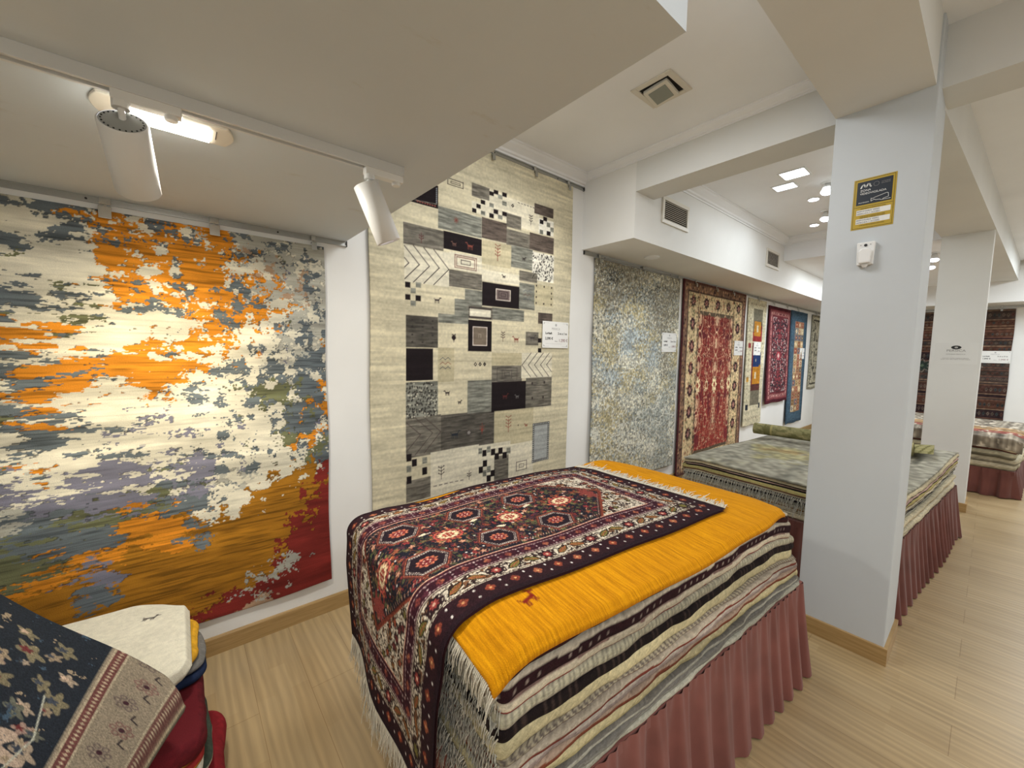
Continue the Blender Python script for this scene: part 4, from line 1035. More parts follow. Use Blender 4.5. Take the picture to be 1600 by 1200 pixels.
def strands(name, P0, D0, L, droop, mat, parent, w=.0016, K=5, seed=0, curl=.006, floor=None, jit=.16):
    """P0 (n,3) roots, D0 (n,3) start directions, L lengths, droop 0..1 pull down"""
    r = np.random.RandomState(seed); n = len(P0); D = np.array(D0, float); pts = [np.array(P0, float)]
    D += r.randn(n, 3) * jit; D /= np.linalg.norm(D, axis=1)[:, None]
    Ls = np.asarray(L) * (1 + .22 * r.randn(n))
    for k in range(1, K):
        D = D + np.array([0, 0, -droop]) + r.randn(n, 3) * curl * 20
        D /= np.linalg.norm(D, axis=1)[:, None]
        q = pts[-1] + D * (Ls / (K - 1))[:, None]
        if floor is not None: q[:, 2] = np.maximum(q[:, 2], floor + .001 + .004 * r.rand(n))
        pts.append(q)
    pts = np.stack(pts, 1)                                   # n,K,3
    T = np.gradient(pts, axis=1); T /= np.linalg.norm(T, axis=2)[..., None] + 1e-9
    a = np.cross(T, np.array([.31, .22, .92])); a /= np.linalg.norm(a, axis=2)[..., None] + 1e-9; b = np.cross(T, a)
    ww = w * np.linspace(1.15, .55, K)[None, :, None]
    ring = [pts + ww * (a * math.cos(q) + b * math.sin(q)) for q in (0, 2.09, 4.19)]
    V = np.stack(ring, 2).reshape(-1, 3)                      # n,K,3sides
    base = (np.arange(n) * K * 3)[:, None, None] + (np.arange(K - 1) * 3)[None, :, None]
    j = np.arange(3)[None, None, :]; j1 = (j + 1) % 3
    Q = np.stack([base + j, base + j1, base + 3 + j1, base + 3 + j], -1).reshape(-1, 4)
    return np_mesh(name, V, Q, None, mat, parent, True)

def skirt(parent, outline, ztop, ybot, mat, lam=.12, flare=.03, amp=.022, seed=0, sag=None, name='skirt'):
    s, x, y, nx, ny = resample(outline, .007); n = len(s); K = 16; T = np.linspace(0, 1, K)[:, None]
    r = np.random.RandomState(seed); ph = 2 * PI * s / lam + 1.6 * np.sin(s * 3.1 + seed) + 1.1 * np.sin(s * 7.7 + 2 * seed)
    ph = ph + .9 * np.sin(s * 1.9 + seed * 3) ; f = np.sin(ph); f = np.sign(f) * np.abs(f) ** .75 + .25 * np.sin(2 * ph + 1)
    mod = .75 + .35 * np.sin(s * 4.3 + seed)
    off = flare * T ** 1.2 + (.003 + amp * T ** .8) * (f * mod)[None, :] + .003 * np.sin(s * 140)[None, :] * (1 - T) ** 3
    X = x + nx * off; Y_ = y + ny * off
    zt = ztop + (sag(X, Y_) if sag else 0)
    Z = zt * (1 - T) + ybot * T + .006 * np.sin(ph * .5)[None, :] * T ** 3
    Z = np.maximum(Z, .004)
    V = np.stack([X, Y_, Z + 0 * X], -1).reshape(-1, 3)
    i = np.arange(K - 1)[:, None] * n; j = np.arange(n)[None, :]; j1 = (j + 1) % n
    Q = np.stack([i + j, i + n + j, i + n + j1, i + j1], -1).reshape(-1, 4)
    return np_mesh(name, V, Q, None, mat, parent, True)

def platform(label, loc, rz, L, D, ztop, mat, seed, flare=.05, lam=.12):
    t = empty('display_platform', loc, rz); tag(t, label, 'platform', None)
    mb = MB(); mb.box(0, L, 0, D, ztop - .04, ztop - .003); mb.build('platform_board', mat, t, .002)
    for x in (.10, L - .10):
        for y in (.10, D - .10):
            mb = MB(); mb.cyl((x, y, 0), (x, y, ztop - .04), .024, .028, n=14); mb.build('leg', M['darkm'], t)
    skirt(t, rrect(-.004, -.004, L + .004, D + .004, .03), ztop - .002, .006, mat, lam, flare, .024, seed)
    return t

# ================================================================== near stack
L1 = (.45, .60, 0); A1 = math.radians(-3.2)
def sag1(x, y):
    return (-.045 * sm((x - 1.36) / .34) ** 1.5 - .018 * sm((.14 - x) / .14) - .012 * sm((.16 - y) / .16) - .008 * sm((y - .80) / .2)
            + .004 * np.sin(x * 5.2 + 1) * np.cos(y * 4))
def sagp(x, y): return 0 * x
platform('skirted display platform carrying the rug stack topped by the yellow rug', (.45 + .13, .60 - .008, 0), A1, 1.65, .99, .44, M['skirt'], 3, .045)
# spec: label, relative thickness, bands, fringe
CR, CR2, OL, GY = '#c9bfa6', '#b9ad92', '#aca384', '#8e8c85'
def two(a, b, f=.5, **k): return [(0, f, a), (f, 1, b)]
ST1 = [  # bottom to top
 ('pale grey felted rug, lowest of the near stack, just above the pink-brown skirt', .7, [(0, .35, '#9a978c'), (.35, 1, '#aaa798')]),
 ('mid grey rug, second from the bottom of the near stack', .9, [(0, .6, '#85847d'), (.6, 1, '#6f6c66')]),
 ('light grey rug with a dark seam, third from the bottom of the near stack', .7, [(0, .75, '#a09e92'), (.75, 1, '#6b6760')]),
 ('olive cream rug, fourth from the bottom of the near stack', 1.1, [(0, .5, '#a89e78'), (.5, 1, '#b7ac86')]),
 ('brown-red rug, fifth from the bottom of the near stack', .8, [(0, .7, '#74402f'), (.7, 1, '#a08a78')]),
 ('mauve beige rug, sixth from the bottom of the near stack', .9, [(0, .7, '#9a8a84'), (.7, 1, '#b5a99b')]),
 ('brick red edged rug with cream back, seventh from the bottom of the near stack', .8, [(0, .6, '#7c3f35'), (.6, 1, '#b3a794')]),
 ('thin rug with a striped binding, eighth from the bottom of the near stack', .6, [(0, .3, '#7c4740'), (.3, 1, '#aaa089', 'twill', '#6a6058')]),
 ('thick cream rug, ninth from the bottom of the near stack', 1.6, [(0, .15, '#a99f83'), (.15, 1, '#c3b892')]),
 ('almost black long-piled rug, tenth from the bottom of the near stack', 1.1, [(0, 1, '#1d1616', 'tuft', '#3a2e2a')]),
 ('pale rug with a ladder-patterned binding, above the black rug of the near stack', 1.1, [(0, .3, '#8f877a'), (.3, 1, '#b0aa92', 'ladder', '#8c8776')]),
 ('cream rug with a thin red edge line, third below the yellow rug', 1.0, [(0, .25, '#7e2c2a'), (.25, .9, '#bfb39c'), (.9, 1, '#7a6058')]),
 ('wine red rug with pale dots along its side, second below the yellow rug', 1.6, [(0, .8, '#2d161b', 'dots', '#94857c'), (.8, 1, '#b7ab97')]),
 ('dark brown and red rug right beneath the yellow rug', 1.5, [(0, .45, '#3c1b19'), (.45, .85, '#2a1618', 'dots', '#6d4236'), (.85, 1, '#b9ad98')]),
]
tot = sum(a[1] for a in ST1); z = .442; ZT = .842
rs = np.random.RandomState(11)
for i, (lab, th, sp) in enumerate(ST1):
    h = (ZT - .442) * th / tot; f = i / (len(ST1) - 1)
    u0 = .045 + rs.uniform(-.006, .010); u1 = 1.76 - .14 * f + rs.uniform(-.02, .02); v0 = .002 + .026 * f + rs.uniform(-.008, .006); v1 = .985 + rs.uniform(-.02, .01)
    o = slab('stacked_rug', lab, 'rug', rrect(u0, v0, u1, v1, .022), z + .0008, z + h - .0008, sp, 30 + i, lambda x, y, f=f: sag1(x, y) * (f ** .7), ds=.007, K=9, bulge=.005, edge=.005,
             group='rugs stacked on the near platform', fr=(None, A1, L1))
    zz = z + h * .5; n = int((v1 - v0) / .0042); yy = np.linspace(v0 + .01, v1 - .01, n)
    P0 = np.stack([np.full(n, u0 - .002) + rs.randn(n) * .003, yy, zz + sag1(np.full(n, u0), yy) * f ** .7 + rs.randn(n) * .003], -1)
    D0 = np.tile([-1.0, 0, -.4], (n, 1)) + np.stack([0 * yy, .5 * np.sin(yy * 60 + i * 2), 0 * yy], -1)
    strands('fringe', P0, D0, np.full(n, .036 + .016 * rs.rand()), .9, M['fringe_grey'] if i % 3 else M['fringe'], o, .0017, 5, 200 + i, .010)
    n = int((v1 - v0) / .012); yy = np.linspace(v0 + .01, v1 - .01, n)
    P0 = np.stack([np.full(n, u1 - .002), yy, zz + sag1(np.full(n, u1), yy) * f ** .7], -1)
    strands('fringe', P0, np.tile([1.0, 0, -.2], (n, 1)), np.full(n, .03), .5, M['fringe'], o, .0016, 4, 300 + i, .010)
    z += h

# the yellow rug
m, nt, b = nmat('yellow_wool')
tc = mk(nt, 'ShaderNodeTexCoord'); mp = mk(nt, 'ShaderNodeMapping'); mp.inputs['Scale'].default_value = (55, 3.2, 1)
nt.links.new(tc.outputs['Object'], mp.inputs['Vector'])
n1 = mk(nt, 'ShaderNodeTexNoise'); n1.inputs['Scale'].default_value = 2.6; n1.inputs['Detail'].default_value = 8; n1.inputs['Roughness'].default_value = .72
nt.links.new(mp.outputs[0], n1.inputs['Vector'])
n2 = mk(nt, 'ShaderNodeTexNoise'); n2.inputs['Scale'].default_value = 420; n2.inputs['Detail'].default_value = 2; nt.links.new(tc.outputs['Object'], n2.inputs['Vector'])
cr = mk(nt, 'ShaderNodeValToRGB'); e = cr.color_ramp.elements
e[0].position = .3; e[0].color = hl('#a86a00'); e[1].position = .72; e[1].color = hl('#eaa80e'); q = e.new(.5); q.color = hl('#cc8804')
nt.links.new(n1.outputs['Fac'], cr.inputs['Fac'])
r1 = mk(nt, 'ShaderNodeMapRange'); r1.inputs['To Min'].default_value = .7; r1.inputs['To Max'].default_value = 1.25; nt.links.new(n2.outputs['Fac'], r1.inputs['Value'])
at = mk(nt, 'ShaderNodeAttribute'); at.attribute_name = 'Col'
mx0 = mk(nt, 'ShaderNodeMix', data_type='RGBA'); mx0.inputs[6].default_value = hl('#7d1f16')
nt.links.new(at.outputs['Fac'], mx0.inputs[0]); nt.links.new(cr.outputs[0], mx0.inputs[7])
mx = mk(nt, 'ShaderNodeVectorMath', operation='SCALE'); nt.links.new(mx0.outputs[2], mx.inputs[0]); nt.links.new(r1.outputs[0], mx.inputs['Scale'])
nt.links.new(mx.outputs[0], b.inputs['Base Color']); b.inputs['Roughness'].default_value = .9; b.inputs['Specular IOR Level'].default_value = .15
bump(nt, b, n2.outputs['Fac'], .6, .003); M['yellow'] = m
cv = Cv(1.60, .985, .005, '#ffffff')
gx, gy = .195, .128   # little woven goat near the front edge
def goat(cv, gx, gy, s, c, rot=0):
    ca, sa = math.cos(rot), math.sin(rot)
    def p(a, b_): return (gx + s * (a * ca - b_ * sa), gy + s * (a * sa + b_ * ca))
    for q in ([(-1, .1), (1, .1)], [(-1, -.1), (1, -.1)]): cv.line([p(*k) for k in q], .30 * s, c)
    for xx in (-.9, -.5, .5, .9): cv.line([p(xx, 0), p(xx * 1.05, -.95)], .2 * s, c)
    cv.line([p(.9, .1), p(1.1, .9)], .3 * s, c); cv.line([p(1.1, .9), p(1.7, .75)], .28 * s, c); cv.line([p(1.05, .9), p(.7, 1.35)], .14 * s, c); cv.line([p(1.15, .9), p(1.0, 1.45)], .14 * s, c)
    cv.line([p(-1, .1), p(-1.35, .7)], .16 * s, c)
goat(cv, gx, gy, .020, np.zeros(3), .3)
goat(cv, 1.50, .92, .018, np.full(3, .4), 2)
xs = np.linspace(0, 1.60, cv.W)[None, :]; ys = np.linspace(0, .985, cv.H)[:, None]
XL = xs + .014 + 0 * ys; YL = ys - .006 + 0 * xs
c_r = .05
Z = .8605 + sag1(XL, YL) + .0035 * np.sin(XL * 7 + YL * 3) + .003 * np.sin(XL * 13 - YL * 5) - .014 * sm((.07 - xs) / .07) ** 1.4 - .016 * sm((.03 - ys) / .03) ** 2 - .012 * sm((ys - .955) / .03) ** 2
Z = Z - .010 * sm((xs - 1.57) / .03) ** 2
YL = YL + .020 * np.sin(xs * 3.4 + .6) * (1 - ys) * .5 + .03 * sm((xs - 1.2) / .4) * (1 - ys)
XL = XL - .03 * sm((ys - .6) / .4) * sm(xs / 1.6) * 1.2
# round the far corners of the sheet
for sx in (1,):
    dx = np.clip((xs - (1.60 - .06)) / .06, 0, 1); dy = np.clip(((.05) - ys) / .05, 0, 1)
    XL = XL - .018 * dx * dy; YL = YL + .018 * dx * dy
P = np.stack([XL, YL, Z], -1)
t = empty('yellow_rug', L1, A1); tag(t, 'plain golden yellow rug with a tiny red goat, spread over the near stack', 'rug')
grid_panel('pile', P, cv.a, M['yellow'], t, (0, 0, -.013))
n = 230; yy = np.linspace(.0, .98, n); idx = (yy / .985 * (cv.H - 1)).astype(int)
P0 = P[idx, 0] + np.array([-.001, 0, -.008]); strands('fringe', P0, np.tile([-.8, 0, -.6], (n, 1)), np.full(n, .048), .6, M['fringe'], t, .0019, 6, 5, .005)
P0 = P[idx, -1] + np.array([.001, 0, -.008]); strands('fringe', P0[::2], np.tile([.8, 0, -.6], (n // 2, 1)), np.full(n // 2, .03), .7, M['fringe'], t, .0017, 4, 6, .006)

# the burgundy rug draped over the end of the stack
LB, WB = 1.71, .82
cv = Cv(LB, WB, .00265, '#23131a')
DK, BU, WH, RE, OLV, NV = '#26121a', '#34141f', '#c4b9a6', '#8f3a34', '#6e6636', '#191a24'
rnd = random.Random(21)
cv.rect(.018, .018, LB - .018, WB - .018, '#2a151b')
cv.rect(.078, .078, LB - .078, WB - .078, WH); cv.rect(.081, .081, LB - .081, WB - .081, '#2a1a1a'); cv.rect(.084, .084, LB - .084, WB - .084, WH)
cv.rect(.140, .140, LB - .140, WB - .140, '#2a1a1a'); cv.rect(.143, .143, LB - .143, WB - .143, WH); cv.rect(.147, .147, LB - .147, WB - .147, BU)
F0 = .205
cv.rect(F0 - .002, F0 - .002, LB - F0 + .002, WB - F0 + .002, '#b9836f'); cv.rect(F0 + .002, F0 + .002, LB - F0 - .002, WB - F0 - .002, WH)
fil = fbm(cv.H, cv.W, cv.H / 7, cv.W / 7, 2, 701, .6); wm = np.abs(cv.a - hx(WH)).sum(2) < .02
cv.a[wm & (np.abs(fil) < .17)] = hx('#33221f'); cv.a[wm & (fil > .62)] = hx('#6a4a34')
bm_ = np.abs(cv.a - hx(BU)).sum(2) < .02; cv.a[bm_ & (fil > .6)] = hx('#4e2430')
def sides(step, d, fn, inset):
    for (n_, a, b_) in ((int((LB - 2 * inset) / step), 'x', 0), (int((LB - 2 * inset) / step), 'x', 1), (int((WB - 2 * inset) / step), 'y', 0), (int((WB - 2 * inset) / step), 'y', 1)):
        Lq = (LB if a == 'x' else WB) - 2 * inset
        for i in range(n_):
            p = inset + (i + .5) * Lq / n_
            if a == 'x': fn(i, p, d if b_ == 0 else WB - d, 0, 1 if b_ == 0 else -1)
            else: fn(i, d if b_ == 0 else LB - d, p, 1, 1 if b_ == 0 else -1)
def guard(i, x, y, o, f):
    k = i % 2
    if k == 0:
        c = rnd.choice(('#8a4230', '#7a3a2c', '#94543c')); s = .0145
        for dx, dy in ((1, 0), (-1, 0), (0, 1), (0, -1)): cv.ell(x + dx * s * .55, y + dy * s * .55, s * .5, s * .5, c)
        cv.ell(x, y, .004, .004, '#c99a6a')
    else:
        for q in (-.016, .016):
            if o == 0: cv.ell(x, y + q, .0034, .0044, '#e0dad2')
            else: cv.ell(x + q, y, .0044, .0034, '#e0dad2')
sides(.040, .048, guard, .05)
def inner(i, x, y, o, f):
    if i % 2 == 0:
        for dx, dy in ((.6, 0), (-.6, 0), (0, .6), (0, -.6)): cv.ell(x + dx * .012, y + dy * .012, .0055, .0055, rnd.choice(('#83443a', '#6e3430', '#9a5c44')))
    else:
        for q in (-.014, .0, .014): cv.ell(x + (0 if o == 0 else q), y + (q if o == 0 else 0), .0028, .0028, '#c9b9b4')
sides(.038, .172, inner, .15)
def tick(i, x, y, o, f):
    cv.ell(x, y, .0045, .0018, '#c8b0a8') if o == 0 else cv.ell(x, y, .0018, .0045, '#c8b0a8')
sides(.013, .153, tick, .15); sides(.013, .190, tick, .19)
def scroll(i, x, y, o, f):
    """flowers, leaves and vines of the white border"""
    def q(a, b_): return (x + a, y + b_ * f) if o == 0 else (x + b_ * f, y + a)
    if i % 3 == 0:
        cv.ell(x, y, .026, .023, '#26161a', 8, .18); cv.ell(x, y, .014, .013, '#8c3c38', 8, .2); cv.ell(x, y, .005, .005, '#dcb59c')
        for a in (-1, 1): cv.line([q(a * .024, -.018), q(a * .030, 0), q(a * .024, .018)], .0035, '#26161a')
    else:
        s = 1 if i % 3 == 1 else -1
        cv.poly([q(-.030, -.014 * s), q(-.008, -.020 * s), q(.020, -.006 * s), q(.032, .016 * s), q(.006, .016 * s), q(-.018, .004 * s)], '#1f1a18')
        cv.poly([q(-.024, -.012 * s), q(-.006, -.016 * s), q(.016, -.004 * s), q(.026, .013 * s), q(.006, .012 * s), q(-.014, .002 * s)], OLV if (i // 3) % 2 else '#7c5a34')
        cv.line([q(-.018, -.009 * s), q(.02, .009 * s)], .003, '#9b4a38')
        cv.line([q(-.036, .012 * s), q(-.02, .018 * s), q(-.008, .010 * s)], .004, '#231a1c'); cv.line([q(.010, -.018 * s), q(.024, -.020 * s), q(.034, -.008 * s)], .004, '#231a1c')
sides(.062, .112, scroll, .082)
# corner turns
for cx in (.112, LB - .112):
    for cy in (.112, WB - .112):
        cv.ell(cx, cy, .024, .024, '#26161a', 8, .18); cv.ell(cx, cy, .014, .014, OLV, 8, .2)
# spandrel flowers on the white ground
for i in range(420):
    x = rnd.uniform(F0 + .012, LB - F0 - .012); y = rnd.uniform(F0 + .012, WB - F0 - .012)
    if F0 + .3 < x < LB - F0 - .3: continue
    k = rnd.random()
    if k < .4:
        c = rnd.choice(('#7a5230', '#8a4630', '#6b6238', '#5f2a2a')); cv.ell(x, y, .016, .012, '#2a1c1c', 5, .25, rnd.random() * 3); cv.ell(x, y, .011, .008, c, 5, .25, rnd.random() * 3)
    else:
        a = rnd.random() * 6.3; cv.line([(x, y), (x + .014 * math.cos(a), y + .014 * math.sin(a)), (x + .024 * math.cos(a + .8), y + .024 * math.sin(a + .8))], .0035, '#2b1d20')
# the long hexagonal medallion
cyc = WB / 2; tipL, tipR = F0 + .055, LB - F0 - .055; shL, shR = F0 + .26, LB - F0 - .26; y0_, y1_ = F0 + .004, WB - F0 - .004
def hexa(k): return [(tipL + k, cyc), (shL + k * .6, y0_), (shR - k * .6, y0_), (tipR - k, cyc), (shR - k * .6, y1_), (shL + k * .6, y1_)]
hx_ = hexa(0)
for a, b_ in ((0, 1), (2, 3), (3, 4), (5, 0)):
    (xa, ya), (xb, yb) = hx_[a], hx_[b_]
    for i in range(34):
        f = (i + .5) / 34; cv.dia(xa + (xb - xa) * f, ya + (yb - ya) * f, .008, .006, '#7a3828')
cv.poly(hx_, '#6a3226'); cv.poly(hexa(.012), '#3a1c1a'); cv.poly(hexa(.018), NV)
nm = np.abs(cv.a - hx(NV)).sum(2) < .02; cv.a[nm & (np.abs(fil) < .09)] = hx('#5d3628'); cv.a[nm & (fil > .7)] = hx('#4a4832'); cv.a[nm & (fil < -.75)] = hx('#6e2c2c')
def inside(x, y):
    hw = (y1_ - y0_) / 2 - .01; d = abs(y - cyc) / hw
    return tipL + .03 + (shL - tipL) * d < x < tipR - .03 - (tipR - shR) * d and d < 1
# teeth lines just inside the tips
for i in range(900):
    x = rnd.uniform(tipL, tipR); y = rnd.uniform(y0_, y1_)
    if not inside(x, y): continue
    k = rnd.random(); s = rnd.uniform(.006, .012); c = rnd.choice(('#743c2c', '#8a4e38', '#6b5a3c', '#59603e', '#7d3030', '#b5846a', '#4a2a34'))
    if k < .45: cv.ell(x, y, s, s * .8, c, 5, .3, rnd.random() * 3)
    elif k < .75: a = rnd.random() * 6.3; cv.line([(x - s * math.cos(a), y - s * math.sin(a)), (x, y + s * .5), (x + s * 1.3 * math.cos(a), y + s * 1.3 * math.sin(a))], .003, c)
    elif k < .9: cv.ell(x, y, .0035, .0035, '#dcd4cc')
    else: cv.ell(x, y, s * 1.1, s * .9, '#4b4a34', 6, .2); cv.ell(x, y, s * .5, s * .4, '#8a6a48')
for x in np.arange(tipL + .05, tipR - .04, .012):
    hw = (y1_ - y0_) / 2; xx = min((x - tipL) / (shL - tipL), 1, (tipR - x) / (tipR - shR)); d = hw * xx - .016
    if d > .02:
        for sg_ in (-1, 1): cv.line([(x, cyc + sg_ * d), (x + .006, cyc + sg_ * (d - .009))], .0025, '#c29a84')
def rosette(x, y):
    for k in range(16):
        a = 2 * PI * k / 16; cv.ell(x + .047 * math.cos(a), y + .036 * math.sin(a), .0085, .0075, '#a8433f' if k % 2 else '#b45a48')
    cv.ell(x, y, .045, .034, '#3a1a20'); cv.ell(x, y, .041, .030, '#c08a6c', 12, .08); cv.ell(x, y, .034, .025, '#d9c6a0', 12, .1); cv.ell(x, y, .022, .016, '#8f3a30', 8, .2)
    for k in range(4): a = PI / 4 + k * PI / 2; cv.ell(x + .010 * math.cos(a), y + .008 * math.sin(a), .0035, .003, '#e0cfae')
    for k in range(10): a = 2 * PI * k / 10; cv.ell(x + .062 * math.cos(a), y + .050 * math.sin(a), .006, .006, rnd.choice(('#b5643f', '#8c5c3a', '#c9b29c', '#6e6a40')))
def cartouche(x, y):
    def hp(a, b_, c): return [(x - a, y), (x - c, y - b_), (x + c, y - b_), (x + a, y), (x + c, y + b_), (x - c, y + b_)]
    cv.poly(hp(.085, .066, .045), '#5a2a26'); cv.poly(hp(.079, .061, .041), '#8a4e3c'); cv.poly(hp(.075, .058, .039), '#2b1a20')
    cv.poly(hp(.070, .054, .036), '#d5c6b8'); cv.poly(hp(.062, .047, .032), '#20161e')
    H6 = hp(.066, .050, .034)
    for a in range(6):
        (xa, ya), (xb, yb) = H6[a], H6[(a + 1) % 6]
        for i in range(9): f = (i + .5) / 9; cv.dia(xa + (xb - xa) * f, ya + (yb - ya) * f, .0036, .0036, '#20161e')
    cv.ell(x, y, .032, .024, '#b4684e', 10, .12); cv.ell(x, y, .024, .018, '#6d2428', 8, .15)
    for k in range(6): a = k * PI / 3; cv.ell(x + .012 * math.cos(a), y + .010 * math.sin(a), .0032, .0028, '#d8b8a0')
for x in (.435, .695, .955, 1.215): rosette(x, cyc)
for x in (.565, .825, 1.085): cartouche(x, cyc - .118); cartouche(x, cyc + .118)
cv.ell(.335, cyc, .03, .05, '#7c3a34', 8, .2); cv.ell(LB - .335, cyc, .03, .05, '#7c3a34', 8, .2)
for x, s in ((.60, 1), (.86, -1), (1.05, 1), (.80, 1)):   # pale birds
    cv.poly([(x, cyc + .045 * s), (x + .03, cyc + .06 * s), (x + .045, cyc + .05 * s), (x + .02, cyc + .04 * s)], '#d8c9ae')
# yarn grain
cv.a *= (1 + .16 * np.random.RandomState(2).randn(cv.H, cv.W).clip(-2, 2))[..., None]
cv.a = np.maximum(cv.a, .02)
# drape
S = cv.X[None, :] + 0 * cv.Y[:, None]; T = cv.Y[:, None] + 0 * cv.X[None, :]
hemz, rad = .375, .075
zt0 = .8605 + .012
s1 = zt0 - rad - hemz; s2 = s1 + rad * PI / 2
a = np.clip((S - s1) / rad, 0, PI / 2)
U = np.where(S < s1, 0, np.where(S < s2, rad * (1 - np.cos(a)), rad + S - s2)); Zp = np.where(S < s1, hemz + S, np.where(S < s2, hemz + s1 + rad * np.sin(a), zt0))
V_ = .15 + T
topf = sm((S - s1) / (rad * 2.2))
u = U - .024
zs = sag1(np.maximum(u, .0), V_) + .0035 * np.sin(u * 7 + (V_ + .022) * 3) + .003 * np.sin(u * 13 - (V_ + .022) * 5)
hang_f = np.clip((s1 - S) / s1, 0, 1)
Zp = Zp + zs * topf - .012 * (1 - topf) - .02 * sm((V_ - .82) / .15) * (1 - hang_f) * .6
u = u - hang_f * (.012 * np.sin(V_ * 11 + 1) + .012 * np.sin(V_ * 5.3)) - .010 * sm(hang_f * 3)
V_ = V_ - .03 * sm((S - .9) / .8) * (1 - T / WB) + .016 * sm((S - s1) / .12) * sm((1.35 - S) / .5) * (1 - T / WB) + .006 * np.sin(S * 6) - .015 * hang_f * np.where(T < WB / 2, -1, 1) * .6
P = np.stack([u, V_, Zp], -1)
t = empty('burgundy_rug', L1, A1); tag(t, 'dark burgundy Persian rug with medallions draped over the end of the near stack', 'rug')
grid_panel('pile', P, cv.a, M['rug'], t, (0, 0, 0), False)
# underside so that it has a thickness
st_ = 6; P2 = P[::st_, ::st_].copy(); nrm = np.cross(np.gradient(P2, axis=1), np.gradient(P2, axis=0)); nrm /= np.linalg.norm(nrm, axis=2)[..., None]
P2 = P2 + nrm * .007 * (1 if nrm[5, -5, 2] < 0 else -1)
Cb = np.zeros(P2.shape) + hx('#4a2a2c'); grid_panel('backing', P2, Cb, M['rug'], t)
n = 420; idx = np.linspace(2, cv.H - 3, n).astype(int)
P0 = P[idx, -1] + np.array([0, 0, .001]); strands('fringe', P0, np.tile([1, .25, .12], (n, 1)) + np.stack([np.zeros(n), .3 * np.sin(np.arange(n) * .33), np.zeros(n)], -1), np.full(n, .068), .06, M['fringe'], t, .0019, 6, 15, .0025, None, .07)
P0 = P[idx, 0]; strands('fringe', P0, np.tile([-.05, 0, -1], (n, 1)), np.full(n, .075), .3, M['fringe'], t, .0016, 6, 16, .006)
# ragged side binding

# ================================================================== second stack, behind the near pillar
L2 = (2.97, .285, 0); A2 = math.radians(-4.6)
def sag2(x, y): return -.035 * sm((.35 - x) / .35) * (1 - .5 * y) - .02 * sm((x - 1.9) / .2) - .02 * sm((y - 1.1) / .2) + .012 * np.sin(x * 3.4 + 2) * (1 - y / 1.3) + .02 * sm((x - 1.2) / .8) * sm((.4 - y) / .4)
platform('skirted display platform standing behind the near pillar', (2.975, .29, 0), A2, 2.02, 1.28, .44, M['skirt2'], 8, .04)
ST2 = [
 ('cream rug with dark dashes along its edge, lowest of the second stack', 1.5, [(0, .25, '#9c9378'), (.25, 1, '#c3baa0', 'dots', '#57524a')]),
 ('pale rug with a knotted selvedge, second from the bottom of the second stack', 1.3, [(0, .2, '#8d8570'), (.2, 1, '#bdb49c', 'dots', '#8f8874')]),
 ('cream flatweave with a tan edge line, third from the bottom of the second stack', 1.1, [(0, .35, '#9a704e'), (.35, 1, '#bdb398')]),
 ('grey mottled rug, fourth from the bottom of the second stack', 1.2, [(0, 1, '#8b897c')]),
 ('dark navy edged rug in the middle of the second stack', 1.1, [(0, .6, '#22212a'), (.6, 1, '#a29a88')]),
 ('cream rug with a thin black edge, sixth from the bottom of the second stack', 1.0, [(0, .4, '#1c181c'), (.4, 1, '#b8ae94')]),
 ('yellowish beige rug, seventh from the bottom of the second stack', 1.2, [(0, .3, '#6e4a42'), (.3, 1, '#a59a66')]),
 ('black bound rug, third from the top of the second stack', 1.0, [(0, .6, '#18151a'), (.6, 1, '#a98f84')]),
 ('pale gold rug with a worn edge, second from the top of the second stack', 1.2, [(0, .35, '#1e1a1e'), (.35, 1, '#bdb193')]),
]
tot = sum(a[1] for a in ST2); z = .442; ZT2 = .688; rs = np.random.RandomState(5)
for i, (lab, th, sp) in enumerate(ST2):
    h = (ZT2 - .442) * th / tot; f = (i + 1) / len(ST2)
    u0 = .03 + .02 * (1 - f) + rs.uniform(-.012, .012); u1 = 1.99 - .05 * (1 - f) + rs.uniform(-.02, .02); v0 = .01 + rs.uniform(-.01, .01); v1 = 1.27 + rs.uniform(-.02, .01)
    o = slab('stacked_rug', lab, 'rug', rrect(u0, v0, u1, v1, .03), z + .0006, z + h - .0006, sp, 70 + i, lambda x, y, f=f: sag2(x, y) * f, ds=.012, K=9, bulge=.004, edge=.0035, group='rugs stacked behind the near pillar', fr=(None, A2, L2))
    zz = z + h * .5; n = int((v1 - v0) / .009); yy = np.linspace(v0 + .01, v1 - .01, n)
    P0 = np.stack([np.full(n, u0 - .002), yy, zz + sag2(np.full(n, u0), yy) * f], -1)
    if i in (3, 5): strands('fringe', P0, np.tile([-1.0, 0, -.3], (n, 1)), np.full(n, .07 if i in (3, 5) else .035), .5, M['fringe_grey'] if i % 2 else M['fringe'], o, .0026, 5, 400 + i, .008)
    z += h
cv = Cv(1.97, 1.25, .011, '#979384'); H, Wd = cv.H, cv.W
w_ = fbm(H, Wd, 7, 9, 5, 301, .6); y_ = fbm(H, Wd, 5, 7, 5, 302, .6)
cu = np.linspace(0, 1, Wd)[None, :]; cw = np.linspace(0, 1, H)[:, None]
blob = np.exp(-((cu - .35) / .2) ** 2 - ((cw - .62) / .26) ** 2)
for fld, lo, hi, c in ((w_, -.1, .6, '#a8a494'), (y_ + blob * 1.5, .5, 1.1, '#a19a72'), (y_ + blob * 1.5, 1.15, 1.6, '#98825a'), (-w_, .3, .9, '#858377')):
    q_ = (sm((fld - lo) / (hi - lo)) * .85)[..., None]; cv.a[:] = cv.a * (1 - q_) + hx(c) * q_
for k_ in range(30): pass
cv.rect(1.2, .12, 1.9, .16, '#7e7b6e'); cv.fab(.12, .05, True, 71)
XL = cu * 1.97 + .02 + 0 * cw; YL = cw * 1.25 + .005 + 0 * cu
